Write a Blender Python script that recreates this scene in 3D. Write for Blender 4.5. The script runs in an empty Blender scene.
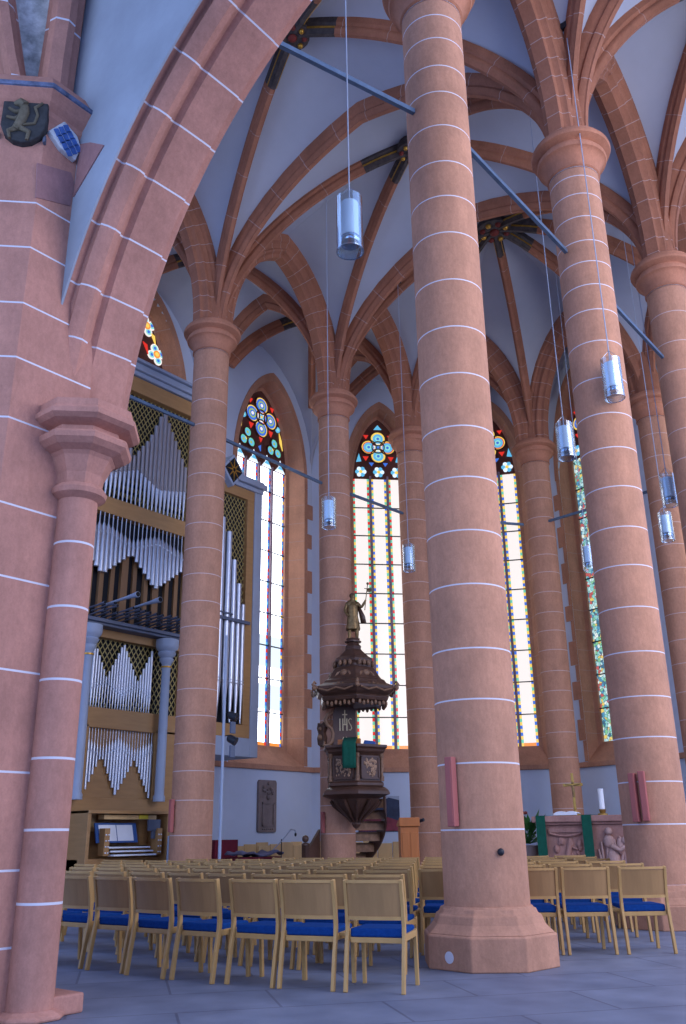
import bpy, bmesh, math, random
from mathutils import Vector, Matrix
random.seed(7)
R = math.radians
C = bpy.context.scene.collection
scene = bpy.context.scene

# ------------------------------------------------------------------ camera, sky, exposure
cam_d = bpy.data.cameras.new('camera'); cam = bpy.data.objects.new('camera', cam_d); C.objects.link(cam)
cam_d.sensor_fit = 'VERTICAL'; cam_d.sensor_height = 36.0; cam_d.lens = 884/1024*36
cam_d.clip_end = 200
RT = Vector((0.62896551, -0.77732056, -0.01323413)); DN = Vector((0.25969682, 0.22611666, -0.93884441)); FW = Vector((0.73277551, 0.58706389, 0.34408725))
m = Matrix.Identity(4)
for i in range(3):
    m[i][0] = RT[i]; m[i][1] = -DN[i]; m[i][2] = -FW[i]
m.translation = (-8.06616, -4.75803, 1.15)
cam.matrix_world = m
scene.camera = cam

world = bpy.data.worlds.new('world'); scene.world = world; world.use_nodes = True
bg = world.node_tree.nodes['Background']
bg.inputs[0].default_value = (0.47, 0.72, 1.45, 1); bg.inputs[1].default_value = 1.3

def area(name, loc, target, sx, sy, power, col):
    d = bpy.data.lights.new(name, 'AREA'); d.shape = 'RECTANGLE'; d.size = sx; d.size_y = sy; d.energy = power; d.color = col
    o = bpy.data.objects.new(name, d); C.objects.link(o); o.location = loc
    o.rotation_euler = (Vector(target)-Vector(loc)).to_track_quat('-Z', 'Y').to_euler()
    return o
# daylight of the tall south aisle windows (outside the frame)
area('south_daylight', (4.0, -9.5, 8.0), (6.0, 4.0, 4.0), 14, 10, 1350, (1.0, 0.92, 0.86))
area('west_daylight', (-17.0, 1.0, 6.0), (6.0, 7.0, 2.5), 12, 9, 620, (0.74, 0.85, 1.0))
scene.view_settings.view_transform = 'Standard'; scene.view_settings.look = 'None'
scene.view_settings.exposure = 0.07; scene.view_settings.gamma = 1.0
scene.view_settings.use_curve_mapping = False

# ------------------------------------------------------------------ materials
def lin(c):
    return tuple(((x/255)/12.92 if x/255 <= .04045 else ((x/255+.055)/1.055)**2.4) for x in c)
def mat(name, rgb, rough=.7, metal=0, var=.12, scale=3.0, bump=0.0, spec=.3, stretch=None, detail=4, tint=None):
    mt = bpy.data.materials.new(name); mt.use_nodes = True; nt = mt.node_tree; b = nt.nodes['Principled BSDF']
    c = lin(rgb); b.inputs['Roughness'].default_value = rough; b.inputs['Metallic'].default_value = metal
    b.inputs['Specular IOR Level'].default_value = spec
    tc = nt.nodes.new('ShaderNodeTexCoord'); mp = nt.nodes.new('ShaderNodeMapping'); nt.links.new(tc.outputs['Object'], mp.inputs[0])
    if stretch: mp.inputs['Scale'].default_value = stretch
    nz = nt.nodes.new('ShaderNodeTexNoise'); nz.inputs['Scale'].default_value = scale; nz.inputs['Detail'].default_value = detail; nz.inputs['Roughness'].default_value = .62
    nt.links.new(mp.outputs[0], nz.inputs['Vector'])
    cr = nt.nodes.new('ShaderNodeValToRGB'); cr.color_ramp.elements[0].position = .3; cr.color_ramp.elements[1].position = .72
    t = tint or (1, 1, 1)
    cr.color_ramp.elements[0].color = tuple(max(0, x*(1-var)) for x in c)+(1,)
    cr.color_ramp.elements[1].color = tuple(min(1, x*(1+var)*t[i]) for i, x in enumerate(c))+(1,)
    nt.links.new(nz.outputs['Fac'], cr.inputs[0]); nt.links.new(cr.outputs[0], b.inputs['Base Color'])
    if bump:
        bp = nt.nodes.new('ShaderNodeBump'); bp.inputs['Strength'].default_value = bump; bp.inputs['Distance'].default_value = .02
        n2 = nt.nodes.new('ShaderNodeTexNoise'); n2.inputs['Scale'].default_value = scale*8; n2.inputs['Detail'].default_value = 3
        nt.links.new(mp.outputs[0], n2.inputs['Vector']); nt.links.new(n2.outputs['Fac'], bp.inputs['Height']); nt.links.new(bp.outputs[0], b.inputs['Normal'])
    return mt
def emit(name, rgb, s=1.0, base=None):
    mt = bpy.data.materials.new(name); mt.use_nodes = True; b = mt.node_tree.nodes['Principled BSDF']
    c = lin(rgb); b.inputs['Base Color'].default_value = tuple(x*.3 for x in c)+(1,); b.inputs['Roughness'].default_value = .2
    b.inputs['Emission Color'].default_value = c+(1,); b.inputs['Emission Strength'].default_value = s
    return mt

def stone(name, rgb, var=.16):
    """sandstone: blotches at block scale plus fine grain"""
    mt = mat(name, rgb, .85, var=var, scale=1.3, bump=.35, spec=.15, detail=6, tint=(1, .98, .96))
    nt = mt.node_tree; b = nt.nodes['Principled BSDF']; tc = next(n for n in nt.nodes if n.type == 'TEX_COORD'); src = b.inputs['Base Color'].links[0].from_socket
    out = src
    for sc, lo, hi, st in ((26, .9, 1.08, (1, 1, .55)), (3.2, .89, 1.1, (1, 1, .25)), (70, .93, 1.05, (1, 1, 1))):
        mp = nt.nodes.new('ShaderNodeMapping'); mp.inputs['Scale'].default_value = st; nt.links.new(tc.outputs['Object'], mp.inputs[0])
        nz = nt.nodes.new('ShaderNodeTexNoise'); nz.inputs['Scale'].default_value = sc; nz.inputs['Detail'].default_value = 4; nz.inputs['Roughness'].default_value = .7; nt.links.new(mp.outputs[0], nz.inputs['Vector'])
        mr = nt.nodes.new('ShaderNodeMapRange'); mr.inputs[1].default_value = .3; mr.inputs[2].default_value = .7; mr.inputs[3].default_value = lo; mr.inputs[4].default_value = hi; nt.links.new(nz.outputs['Fac'], mr.inputs[0])
        mx = nt.nodes.new('ShaderNodeMix'); mx.data_type = 'RGBA'; mx.blend_type = 'MULTIPLY'; mx.inputs[0].default_value = 1
        nt.links.new(out, mx.inputs[6]); nt.links.new(mr.outputs[0], mx.inputs[7]); out = mx.outputs[2]
    nt.links.new(out, b.inputs['Base Color'])
    return mt
M = {}
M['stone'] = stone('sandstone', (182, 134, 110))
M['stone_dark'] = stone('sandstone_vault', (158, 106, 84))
M['stone_near'] = stone('sandstone_pier', (178, 128, 114), .2)
M['stone_fade'] = stone('sandstone_patch', (150, 112, 112), .25)
M['stone_cap'] = stone('sandstone_capital', (170, 117, 94))
M['joint_far'] = mat('lime_joint_far', (198, 176, 174), .8, var=.06)
M['joint'] = mat('lime_joint', (208, 204, 214), .8, var=.05)
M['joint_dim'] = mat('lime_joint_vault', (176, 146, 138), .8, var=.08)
M['plaster'] = mat('white_plaster', (192, 202, 222), .9, var=.05, scale=.7, bump=.05, spec=.1)
M['dim_plaster'] = mat('dimmed_plaster', (150, 157, 170), .9, var=.14, scale=1.1, detail=7, spec=.1)  # white plaster darkened in its colour to stand for dim light on the west wall
M['web'] = mat('vault_plaster', (172, 176, 190), .9, var=.09, scale=.45, bump=.06, spec=.1, detail=7)
M['painted_web'] = mat('painted_plaster', (214, 222, 218), .9, var=.7, scale=5, detail=8, tint=(.85, 1, 1.02))
M['wood_org'] = mat('organ_oak', (168, 128, 84), .5, var=.1, scale=2, stretch=(1, 1, 6))
M['wood_chair'] = mat('beech', (182, 142, 88), .45, var=.12, scale=5, stretch=(1, 1, .15))
M['wood_back'] = mat('beech_panel', (158, 120, 78), .5, var=.16, scale=9, stretch=(1, 1, .06))
M['seat'] = mat('blue_cloth', (24, 62, 124), .95, var=.15, scale=40, spec=.05)
M['wood_dark'] = mat('carved_walnut', (82, 55, 42), .4, var=.3, scale=4, stretch=(1, 1, .4), spec=.5)
M['wood_carve'] = mat('carved_oak', (136, 102, 78), .5, var=.35, scale=9)
M['relief'] = mat('pale_carving', (172, 136, 108), .5, var=.3, scale=12)
M['wood_orange'] = mat('lectern_cherry', (178, 106, 56), .45, var=.15, scale=4, stretch=(1, 1, .2))
M['wood_light'] = mat('light_birch', (206, 172, 122), .5, var=.14, scale=3, stretch=(1, 1, .3))
M['gold'] = mat('gilding', (196, 150, 66), .35, metal=.7, var=.25, scale=14)
M['gold_old'] = mat('old_gilding', (132, 106, 70), .4, metal=.6, var=.4, scale=10)
M['paintdark'] = mat('dark_painted_rib', (70, 62, 62), .6, var=.5, scale=9)
M['redpaint'] = mat('red_paint', (112, 44, 38), .6, var=.3, scale=10)
M['pale_gold'] = mat('pale_gilding', (206, 186, 150), .5, metal=.2, var=.15)
M['lattice'] = mat('gilt_lattice', (180, 160, 104), .5, metal=.3, var=.15, scale=8)
M['black'] = mat('dark_recess', (26, 26, 32), .8, var=.2)
M['tin'] = mat('pipe_tin', (196, 200, 212), .33, metal=.8, var=.03, scale=.6)
M['tin_grey'] = mat('pipe_dull_tin', (164, 158, 162), .45, metal=.5, var=.04, scale=.6)
M['wood_pipe'] = mat('wood_pipe', (140, 104, 72), .6, var=.15, scale=3, stretch=(1, 1, .1))
M['grey'] = mat('grey_paint', (152, 162, 182), .5, var=.06, scale=2)
M['grey_d'] = mat('grey_paint_dark', (92, 98, 116), .5, var=.1, scale=2)
M['iron'] = mat('iron_rod', (88, 106, 130), .5, metal=.3, var=.2, scale=6)
M['black_metal'] = mat('black_metal', (34, 36, 44), .5, var=.2)
M['speaker'] = mat('pink_speaker', (164, 94, 90), .6, var=.05)
M['green'] = mat('green_cloth', (18, 84, 66), .9, var=.15, scale=12)
M['altar'] = stone('red_carved_stone', (170, 128, 118), .25)
M['altar_pale'] = stone('worn_carved_stone', (190, 156, 148), .25)
M['candle'] = mat('wax', (236, 236, 238), .5, var=.03)
M['brass'] = mat('brass', (176, 140, 76), .35, metal=.8, var=.2)
M['leaf'] = mat('leaf', (52, 100, 46), .6, var=.35, scale=8)
M['paper'] = mat('paper', (226, 230, 240), .7, var=.05)
M['navy'] = mat('blue_folder', (52, 88, 150), .6, var=.1)
M['red_cloth'] = mat('wine_cloth', (112, 34, 52), .9, var=.2)
M['quilt'] = mat('quilted_cover', (104, 104, 132), .9, var=.25, scale=6)
M['grave'] = stone('grey_gravestone', (132, 118, 116), .25)
M['shield_blue'] = mat('shield_blue', (70, 104, 168), .8, var=.3, scale=9)
M['shield_white'] = mat('shield_white', (196, 200, 206), .8, var=.25, scale=9)
M['shield_black'] = mat('shield_black', (58, 58, 60), .8, var=.45, scale=9)
M['band'] = mat('faded_blue_band', (98, 106, 132), .85, var=.5, scale=12)
M['lion'] = mat('lion_relief', (104, 96, 80), .8, var=.35, scale=14)
M['leadline'] = mat('lead', (44, 46, 60), .6, var=.1)
M['trac'] = stone('tracery_stone', (104, 66, 58), .2)
M['mull'] = stone('mullion_stone', (158, 138, 150), .12)  # paler than the tracery: the backlit glow is put into the colour
M['pic_dark'] = mat('painting_dark', (46, 56, 82), .6, var=.4, scale=3)
M['pic_red'] = mat('painting_red', (120, 48, 62), .6, var=.5, scale=3)
M['yellow'] = mat('yellow_note', (210, 190, 60), .7, var=.05)
GW = 1.05
for n, c, s in (('g_white', (246, 238, 234), .92), ('g_bluewhite', (222, 238, 255), 1.05), ('g_blue', (66, 116, 216), .9), ('g_sky', (96, 180, 222), .95), ('g_red', (222, 52, 44), .9),
             ('g_yellow', (244, 206, 96), .95), ('g_green', (110, 200, 170), .95), ('g_orange', (238, 146, 66), .95), ('g_teal', (140, 214, 210), .95), ('g_pink', (225, 110, 130), .9),
             ('g_olive', (160, 186, 104), .9)):
    M[n] = emit(n, c, s*GW)

# window glass with leaded medallions (the densely coloured fourth window): procedural stained glass
def medallion_glass():
    mt = bpy.data.materials.new('medallion_glass'); mt.use_nodes = True; nt = mt.node_tree; b = nt.nodes['Principled BSDF']
    tc = nt.nodes.new('ShaderNodeTexCoord'); mp = nt.nodes.new('ShaderNodeMapping'); nt.links.new(tc.outputs['Object'], mp.inputs[0])
    vo = nt.nodes.new('ShaderNodeTexVoronoi'); vo.inputs['Scale'].default_value = 11; nt.links.new(mp.outputs[0], vo.inputs['Vector'])
    cr = nt.nodes.new('ShaderNodeValToRGB'); cr.color_ramp.interpolation = 'CONSTANT'
    sep = nt.nodes.new('ShaderNodeSeparateColor'); nt.links.new(vo.outputs['Color'], sep.inputs[0]); nt.links.new(sep.outputs[0], cr.inputs[0])
    cols = [(140, 206, 205), (80, 150, 190), (225, 238, 236), (130, 196, 150), (235, 205, 110), (196, 96, 96), (185, 222, 226), (60, 110, 140)]
    el = cr.color_ramp.elements
    el[0].position = 0; el[0].color = lin(cols[0])+(1,); el[1].position = .9; el[1].color = lin(cols[-1])+(1,)
    for i, c in enumerate(cols[1:-1]):
        e = el.new(.2+.11*i); e.color = lin(c)+(1,)
    v2 = nt.nodes.new('ShaderNodeTexVoronoi'); v2.feature = 'DISTANCE_TO_EDGE'; v2.inputs['Scale'].default_value = 11; nt.links.new(mp.outputs[0], v2.inputs['Vector'])
    gt = nt.nodes.new('ShaderNodeMath'); gt.operation = 'GREATER_THAN'; gt.inputs[1].default_value = .035; nt.links.new(v2.outputs['Distance'], gt.inputs[0])
    mx = nt.nodes.new('ShaderNodeMix'); mx.data_type = 'RGBA'; mx.inputs[6].default_value = (.02, .03, .04, 1)
    nt.links.new(gt.outputs[0], mx.inputs[0]); nt.links.new(cr.outputs[0], mx.inputs[7])
    nt.links.new(mx.outputs[2], b.inputs['Emission Color']); b.inputs['Emission Strength'].default_value = .95*GW
    b.inputs['Base Color'].default_value = (.05, .06, .07, 1)
    return mt
M['g_day'] = emit('g_day', (236, 244, 255), 4.5)
M['g_medal'] = medallion_glass()
def clear_glass():
    mt = bpy.data.materials.new('lamp_glass'); mt.use_nodes = True; nt = mt.node_tree; out = nt.nodes['Material Output']
    nt.nodes.remove(nt.nodes['Principled BSDF'])
    tr = nt.nodes.new('ShaderNodeBsdfTransparent'); tr.inputs[0].default_value = (.86, .93, .98, 1)
    gl = nt.nodes.new('ShaderNodeBsdfGlossy'); gl.inputs['Roughness'].default_value = .06
    lw = nt.nodes.new('ShaderNodeLayerWeight'); lw.inputs[0].default_value = .35
    mx = nt.nodes.new('ShaderNodeMixShader'); nt.links.new(lw.outputs['Facing'], mx.inputs[0]); nt.links.new(tr.outputs[0], mx.inputs[1]); nt.links.new(gl.outputs[0], mx.inputs[2])
    nt.links.new(mx.outputs[0], out.inputs[0]); return mt
M['glass'] = clear_glass()
M['lamp_white'] = mat('lamp_diffuser', (232, 238, 246), .5, var=.02)
M['chrome'] = mat('chrome', (180, 190, 205), .2, metal=1, var=.05)

def floor_mat():
    mt = bpy.data.materials.new('floor_slabs'); mt.use_nodes = True; nt = mt.node_tree; b = nt.nodes['Principled BSDF']
    tc = nt.nodes.new('ShaderNodeTexCoord'); mp = nt.nodes.new('ShaderNodeMapping'); nt.links.new(tc.outputs['Object'], mp.inputs[0])
    mp.inputs['Rotation'].default_value = (0, 0, R(38))
    br = nt.nodes.new('ShaderNodeTexBrick'); nt.links.new(mp.outputs[0], br.inputs['Vector'])
    br.inputs['Scale'].default_value = 1; br.inputs['Brick Width'].default_value = 1.5; br.inputs['Row Height'].default_value = .8; br.inputs['Mortar Size'].default_value = .012; br.inputs['Mortar Smooth'].default_value = .3
    br.inputs['Color1'].default_value = lin((114, 120, 138))+(1,); br.inputs['Color2'].default_value = lin((106, 112, 131))+(1,); br.inputs['Mortar'].default_value = lin((86, 90, 108))+(1,)
    nz = nt.nodes.new('ShaderNodeTexNoise'); nz.inputs['Scale'].default_value = 2.2; nz.inputs['Detail'].default_value = 6; nt.links.new(mp.outputs[0], nz.inputs['Vector'])
    cr = nt.nodes.new('ShaderNodeValToRGB'); cr.color_ramp.elements[0].color = (.74, .74, .76, 1); cr.color_ramp.elements[1].color = (1.18, 1.16, 1.14, 1)
    cr.color_ramp.elements[0].position = .3; cr.color_ramp.elements[1].position = .7
    nt.links.new(nz.outputs['Fac'], cr.inputs[0])
    mx = nt.nodes.new('ShaderNodeMix'); mx.data_type = 'RGBA'; mx.blend_type = 'MULTIPLY'; mx.inputs[0].default_value = 1
    nt.links.new(br.outputs['Color'], mx.inputs[6]); nt.links.new(cr.outputs[0], mx.inputs[7]); nt.links.new(mx.outputs[2], b.inputs['Base Color'])
    b.inputs['Roughness'].default_value = .55; b.inputs['Specular IOR Level'].default_value = .3
    return mt
M['floor'] = floor_mat()

# ------------------------------------------------------------------ mesh helpers
class MB:
    def __init__(s): s.v = []; s.f = []; s.mi = []
    def add(s, vs, fs, mi=0):
        o = len(s.v); s.v += [tuple(x) for x in vs]
        for k, f in enumerate(fs):
            s.f.append([i+o for i in f]); s.mi.append(mi[k] if isinstance(mi, list) else mi)
        return s
    def box(s, a, b, mi=0, mtx=None):
        x0, y0, z0 = a; x1, y1, z1 = b
        vs = [(x0,y0,z0),(x1,y0,z0),(x1,y1,z0),(x0,y1,z0),(x0,y0,z1),(x1,y0,z1),(x1,y1,z1),(x0,y1,z1)]
        if mtx: vs = [mtx @ Vector(p) for p in vs]
        return s.add(vs, [(0,3,2,1),(4,5,6,7),(0,1,5,4),(1,2,6,5),(2,3,7,6),(3,0,4,7)], mi)
    def lathe(s, prof, n=32, c=(0,0,0), mi=0, ph=0, mis=None, sx=1, sy=1, cap=True):
        """prof: list of (radius, z); mis: material of each segment"""
        vs = []; fs = []; ml = []
        for r, z in prof:
            for k in range(n):
                a = 2*math.pi*k/n+ph; vs.append((c[0]+r*sx*math.cos(a), c[1]+r*sy*math.sin(a), c[2]+z))
        for i in range(len(prof)-1):
            for k in range(n):
                k2 = (k+1) % n; fs.append((i*n+k, i*n+k2, (i+1)*n+k2, (i+1)*n+k)); ml.append(mis[i] if mis else mi)
        if cap:
            fs.append(tuple(range(n-1, -1, -1))); ml.append(mis[0] if mis else mi)
            L = (len(prof)-1)*n; fs.append(tuple(range(L, L+n))); ml.append(mis[-1] if mis else mi)
        return s.add(vs, fs, ml)
    def tube(s, pts, r, n=8, mi=0):
        pts = [Vector(p) for p in pts]; rr = r if isinstance(r, (list, tuple)) else [r]*len(pts)
        vs = []; fs = []; t0 = (pts[1]-pts[0]).normalized(); up = Vector((0,0,1)) if abs(t0.z) < .9 else Vector((1,0,0)); b = t0.cross(up).normalized()
        for i, p in enumerate(pts):
            t = ((pts[min(i+1, len(pts)-1)]-pts[max(i-1, 0)])).normalized(); b = (b-t*b.dot(t)).normalized(); c = t.cross(b)
            for k in range(n):
                a = 2*math.pi*k/n; vs.append(p+(b*math.cos(a)+c*math.sin(a))*rr[i])
        for i in range(len(pts)-1):
            for k in range(n): fs.append((i*n+k, i*n+(k+1) % n, (i+1)*n+(k+1) % n, (i+1)*n+k))
        fs.append(tuple(range(n-1,-1,-1))); fs.append(tuple(range((len(pts)-1)*n, len(pts)*n)))
        return s.add(vs, fs, mi)
    def ball(s, c, r, mi=0, n=10, m=7, sc=(1,1,1)):
        prof = [(max(1e-4, r*math.sin(math.pi*i/m)), -r*math.cos(math.pi*i/m)) for i in range(m+1)]
        vs = []; fs = []
        for rr, z in prof:
            for k in range(n):
                a = 2*math.pi*k/n; vs.append((c[0]+rr*math.cos(a)*sc[0], c[1]+rr*math.sin(a)*sc[1], c[2]+z*sc[2]))
        for i in range(m):
            for k in range(n): fs.append((i*n+k, i*n+(k+1) % n, (i+1)*n+(k+1) % n, (i+1)*n+k))
        return s.add(vs, fs, mi)
    def poly_prism(s, pts, fr, t0, t1, mi=0):
        """closed 2D outline pts in frame fr=(origin, ex, ey, en), extruded from t0 to t1 along en"""
        o, ex, ey, en = fr; n = len(pts)
        vs = [o+ex*a+ey*b+en*t0 for a, b in pts]+[o+ex*a+ey*b+en*t1 for a, b in pts]
        fs = [tuple(range(n-1,-1,-1)), tuple(range(n, 2*n))]+[(i, (i+1) % n, n+(i+1) % n, n+i) for i in range(n)]
        return s.add(vs, fs, mi)
    def build(s, name, mats, parent=None, smooth=None, bevel=0, solid=0, loc=None):
        me = bpy.data.meshes.new(name); me.from_pydata(s.v, [], s.f)
        if not isinstance(mats, (list, tuple)): mats = [mats]
        for x in mats: me.materials.append(x)
        me.polygons.foreach_set('material_index', s.mi)
        bm = bmesh.new(); bm.from_mesh(me); bmesh.ops.recalc_face_normals(bm, faces=bm.faces); bm.to_mesh(me); bm.free()
        if smooth is not None:
            me.shade_smooth(); me.set_sharp_from_angle(angle=R(smooth))
        o = bpy.data.objects.new(name, me); C.objects.link(o)
        if parent is not None: o.parent = parent
        if loc is not None: o.location = loc
        if bevel:
            md = o.modifiers.new('bevel', 'BEVEL'); md.width = bevel; md.segments = 2; md.limit_method = 'ANGLE'
        if solid:
            md = o.modifiers.new('solid', 'SOLIDIFY'); md.thickness = solid; md.offset = 1
        return o
def tag(o, label=None, cat=None, group=None, kind=None):
    if label: o['label'] = label
    if cat: o['category'] = cat
    if group: o['group'] = group
    if kind: o['kind'] = kind
    return o
def thing(name, label, cat, loc=(0,0,0), rz=0, group=None):
    o = bpy.data.objects.new(name, None); o.empty_display_size = .1; C.objects.link(o); o.location = loc; o.rotation_euler.z = rz
    return tag(o, label, cat, group)
def struct(o): o['kind'] = 'structure'; return o
def copy_tree(o, parent=None):
    c = o.copy(); C.objects.link(c)
    if parent is not None: c.parent = parent
    for ch in list(o.children): copy_tree(ch, c)
    return c

def sweep(mb, path, prof, mis=(0, 1), joint=None, jw=.012, close=True, jphase=.3):
    """path: list of (pos, inward, side); prof: closed loop of (side, inward). joint: spacing of pale joint bands"""
    P = [(Vector(a), Vector(b), Vector(c)) for a, b, c in path]
    S = [0]
    for i in range(1, len(P)): S.append(S[-1]+(P[i][0]-P[i-1][0]).length)
    def at(s):
        for i in range(1, len(S)):
            if s <= S[i]+1e-9:
                k = (s-S[i-1])/max(1e-9, S[i]-S[i-1]); return tuple(P[i-1][j].lerp(P[i][j], k) for j in range(3))
        return P[-1]
    stops = [(s, 0) for s in S]
    if joint:
        k = joint*jphase
        while k < S[-1]-jw:
            stops = [q for q in stops if not (k-jw*1.2 < q[0] < k+jw*1.2)]
            stops += [(k-jw, 1), (k+jw, 0)]; k += joint*random.uniform(.85, 1.15)
    stops.sort()
    n = len(prof); vs = []; fs = []; ml = []
    for s, _ in stops:
        p, inn, sd = at(s); inn = inn.normalized()
        for a, b in prof: vs.append(p+sd*a+inn*b)
    for i in range(len(stops)-1):
        for k in range(n):
            fs.append((i*n+k, i*n+(k+1) % n, (i+1)*n+(k+1) % n, (i+1)*n+k)); ml.append(mis[1] if stops[i][1] else mis[0])
    fs.append(tuple(range(n-1,-1,-1))); ml.append(mis[0]); fs.append(tuple(range((len(stops)-1)*n, len(stops)*n))); ml.append(mis[0])
    mb.add(vs, fs, ml)
    return S[-1]

# ------------------------------------------------------------------ pointed vault geometry
ZC = 12.54; HE = 3.80; RP = 1.30; CP = 1-RP
ZN = math.sqrt(RP*RP-CP*CP); PM = math.acos(-CP/RP)          # apex angle parameter
def g(t):
    t = min(1, abs(t)); return math.sqrt(max(0, RP*RP-(t-CP)**2))/ZN
def tsamp(n):                                                 # t from 1 (springing) to 0 (apex), evenly along the arc
    return [CP+RP*math.cos(PM*i/n) for i in range(n+1)]
def cell_z(r, w, hk): return ZC+(hk+(HE-hk)*r*r)*g(r*w)
ARCADE = [(-.33,-.14),(-.33,.12),(-.27,.16),(-.27,.2),(-.235,.24),(-.225,.3),(-.25,.34),(-.235,.385),(-.19,.4),(-.14,.44),(-.12,.52),(.12,.52),(.14,.44),(.19,.4),(.235,.385),(.25,.34),(.225,.3),(.235,.24),(.27,.2),(.27,.16),(.33,.12),(.33,-.14)]
TRANS = [(-.16,-.08),(-.16,.08),(-.125,.14),(-.095,.18),(-.12,.23),(-.105,.28),(-.055,.33),(-.05,.36),(.05,.36),(.055,.33),(.105,.28),(.12,.23),(.095,.18),(.125,.14),(.16,.08),(.16,-.08)]
RIB = [(-.125,-.08),(-.125,.07),(-.075,.12),(-.1,.18),(-.085,.23),(-.045,.27),(-.04,.3),(.04,.3),(.045,.27),(.085,.23),(.1,.18),(.075,.12),(.125,.07),(.125,-.08)]
def half_arch(P, Q, flip, n=22, he=HE):
    """path from springing over P (t=-1) up to the crown"""
    P = Vector((P[0], P[1], 0)); Q = Vector((Q[0], Q[1], 0)); mid = (P+Q)/2; hv = (P-Q)/2; d = -hv.normalized(); side = Vector((-d.y, d.x, 0))
    pts = [mid+hv*t+Vector((0,0,ZC+he*g(t))) for t in tsamp(n)]
    out = []
    for i, p in enumerate(pts):
        tg = (pts[min(i+1, n)]-pts[max(i-1, 0)]).normalized()
        inn = side.cross(tg); inn = inn if inn.dot(d) > 0 or inn.z < 0 else -inn
        if i == 0: inn = d
        if i == n: inn = Vector((0,0,-1))
        out.append((p, inn, side))
    return out
def arch(name, P, Q, prof, joint=.45, he=HE, wallend=False):
    a = half_arch(P, Q, 0, he=he); b = half_arch(Q, P, 0, he=he)
    if wallend: b = [q for q in b if q[0].z > 14.7]
    b2 = [(p, i, -s) for p, i, s in reversed(b)]
    mb = MB(); sweep(mb, a+b2[1:], prof, joint=joint if prof is ARCADE else .95, jw=.009)
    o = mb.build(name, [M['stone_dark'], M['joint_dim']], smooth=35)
    return o
BAYS = []
def bay(poly, key, kz, ribs=None, big=False, painted=1.0):
    """one vault bay: plaster web as the top-level ceiling piece, ribs and boss as its parts"""
    hk = kz-ZC; K = Vector((key[0], key[1], 0)); n = len(poly); mb = MB(); BAYS.append((poly, key, hk))
    rs = [0]+[t for t in reversed(tsamp(18))][1:]; rs[-1] = 1
    ws = sorted(set([round(t, 5) for t in tsamp(9)]+[round(-t, 5) for t in tsamp(9)]))
    for i in range(n):
        A = Vector((*poly[i], 0)); B = Vector((*poly[(i+1) % n], 0)); vs = []; fs = []
        for r in rs:
            for w in ws:
                s = (w+1)/2; p = K+(A.lerp(B, s)-K)*r; vs.append((p.x, p.y, cell_z(r, w, hk)))
        m_ = len(ws)
        for a in range(len(rs)-1):
            for b in range(m_-1): fs.append((a*m_+b, a*m_+b+1, (a+1)*m_+b+1, (a+1)*m_+b))
        mb.add(vs, fs, 0)
    o = mb.build('ceiling', M['web'], smooth=40, solid=.12); struct(o)
    for i in (range(n) if ribs is None else ribs):
        A = Vector((*poly[i], 0)); d = (K-A).normalized(); side = Vector((-d.y, d.x, 0)); pts = []
        for r in tsamp(26): pts.append((A-K)*r+K+Vector((0,0,cell_z(r, 1, hk))))
        pts[-1] = K+Vector((0,0,kz)); N = len(pts); path = []
        for j, p in enumerate(pts):
            tg = (pts[min(j+1, N-1)]-pts[max(j-1, 0)]).normalized(); inn = side.cross(tg)
            if inn.dot(d) < 0 and inn.z > 0: inn = -inn
            if j == 0: inn = d
            path.append((p, inn, side))
        if tuple(poly[i]) not in COL.values(): path = [q for q in path if q[0].z > 14.7]; N = len(path)
        cut = max(k for k in range(N) if (path[k][0]-path[-1][0]).length > painted) if painted else N-1
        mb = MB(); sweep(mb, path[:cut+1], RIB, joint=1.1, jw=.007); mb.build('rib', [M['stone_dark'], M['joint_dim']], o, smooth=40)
        if painted and cut < N-1:
            mb = MB(); sweep(mb, path[cut:], RIB); mb.build('painted_rib_end', M['paintdark'], o, smooth=40)
            mb = MB(); sweep(mb, path[cut:-1], [(-.11,.16),(-.11,.2),(-.085,.2),(-.085,.16)]); sweep(mb, path[cut:-1], [(.085,.16),(.085,.2),(.11,.2),(.11,.16)])
            mb.build('gilt_edge', M['gold'], o)
    # boss
    s = 1.35 if big else 1.0; mb = MB(); z = kz-.3
    mb.lathe([(.3*s,-.02),(.36*s,.0),(.36*s,.1),(.3*s,.3)], 20, (K.x, K.y, z))
    o1 = mb.build('keystone', M['paintdark'], o, smooth=40)
    mb = MB()
    for k in range(8):
        a = k*math.pi/4; mb.ball((K.x+.25*s*math.cos(a), K.y+.25*s*math.sin(a), z-.03), .06*s, k % 2)
    mb.ball((K.x, K.y, z-.04), .1*s, 1, sc=(1,1,.6))
    mb.build('gilt_leaves', [M['gold'], M['redpaint']], o1, smooth=60)
    return o
def web_z(x, y):
    best = None
    for poly, key, hk in BAYS:
        n = len(poly)
        for i in range(n):
            ax, ay = poly[i][0]-key[0], poly[i][1]-key[1]; bx, by = poly[(i+1) % n][0]-key[0], poly[(i+1) % n][1]-key[1]
            px, py = x-key[0], y-key[1]; det = ax*by-ay*bx; a = (px*by-py*bx)/det; b = (ax*py-ay*px)/det
            if a >= -1e-6 and b >= -1e-6 and a+b <= 1.0001:
                r = max(1e-6, a+b); best = cell_z(r, (b-a)/r, hk)
    return best

# ------------------------------------------------------------------ plan (x along the arcades, y across)
COL = dict(near=(0,0), second=(4.28,-.13), third=(8.76,-.14), organ=(4.3,9.05), pulpit=(8.84,9.07), apse_left=(12.13,8.79), apse_altar=(15.3,6.33), apse_right=(14.6,2.37), back=(0,9.1), west_s=(-4.25,0.6), south_apse=(12.1,0))
WN = 13.2; WS = -5.3
V0 = (12.7,13.2); V1 = (15.75,10.2); V2 = (17.35,6.9); V3 = (16.2,3.5)

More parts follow.
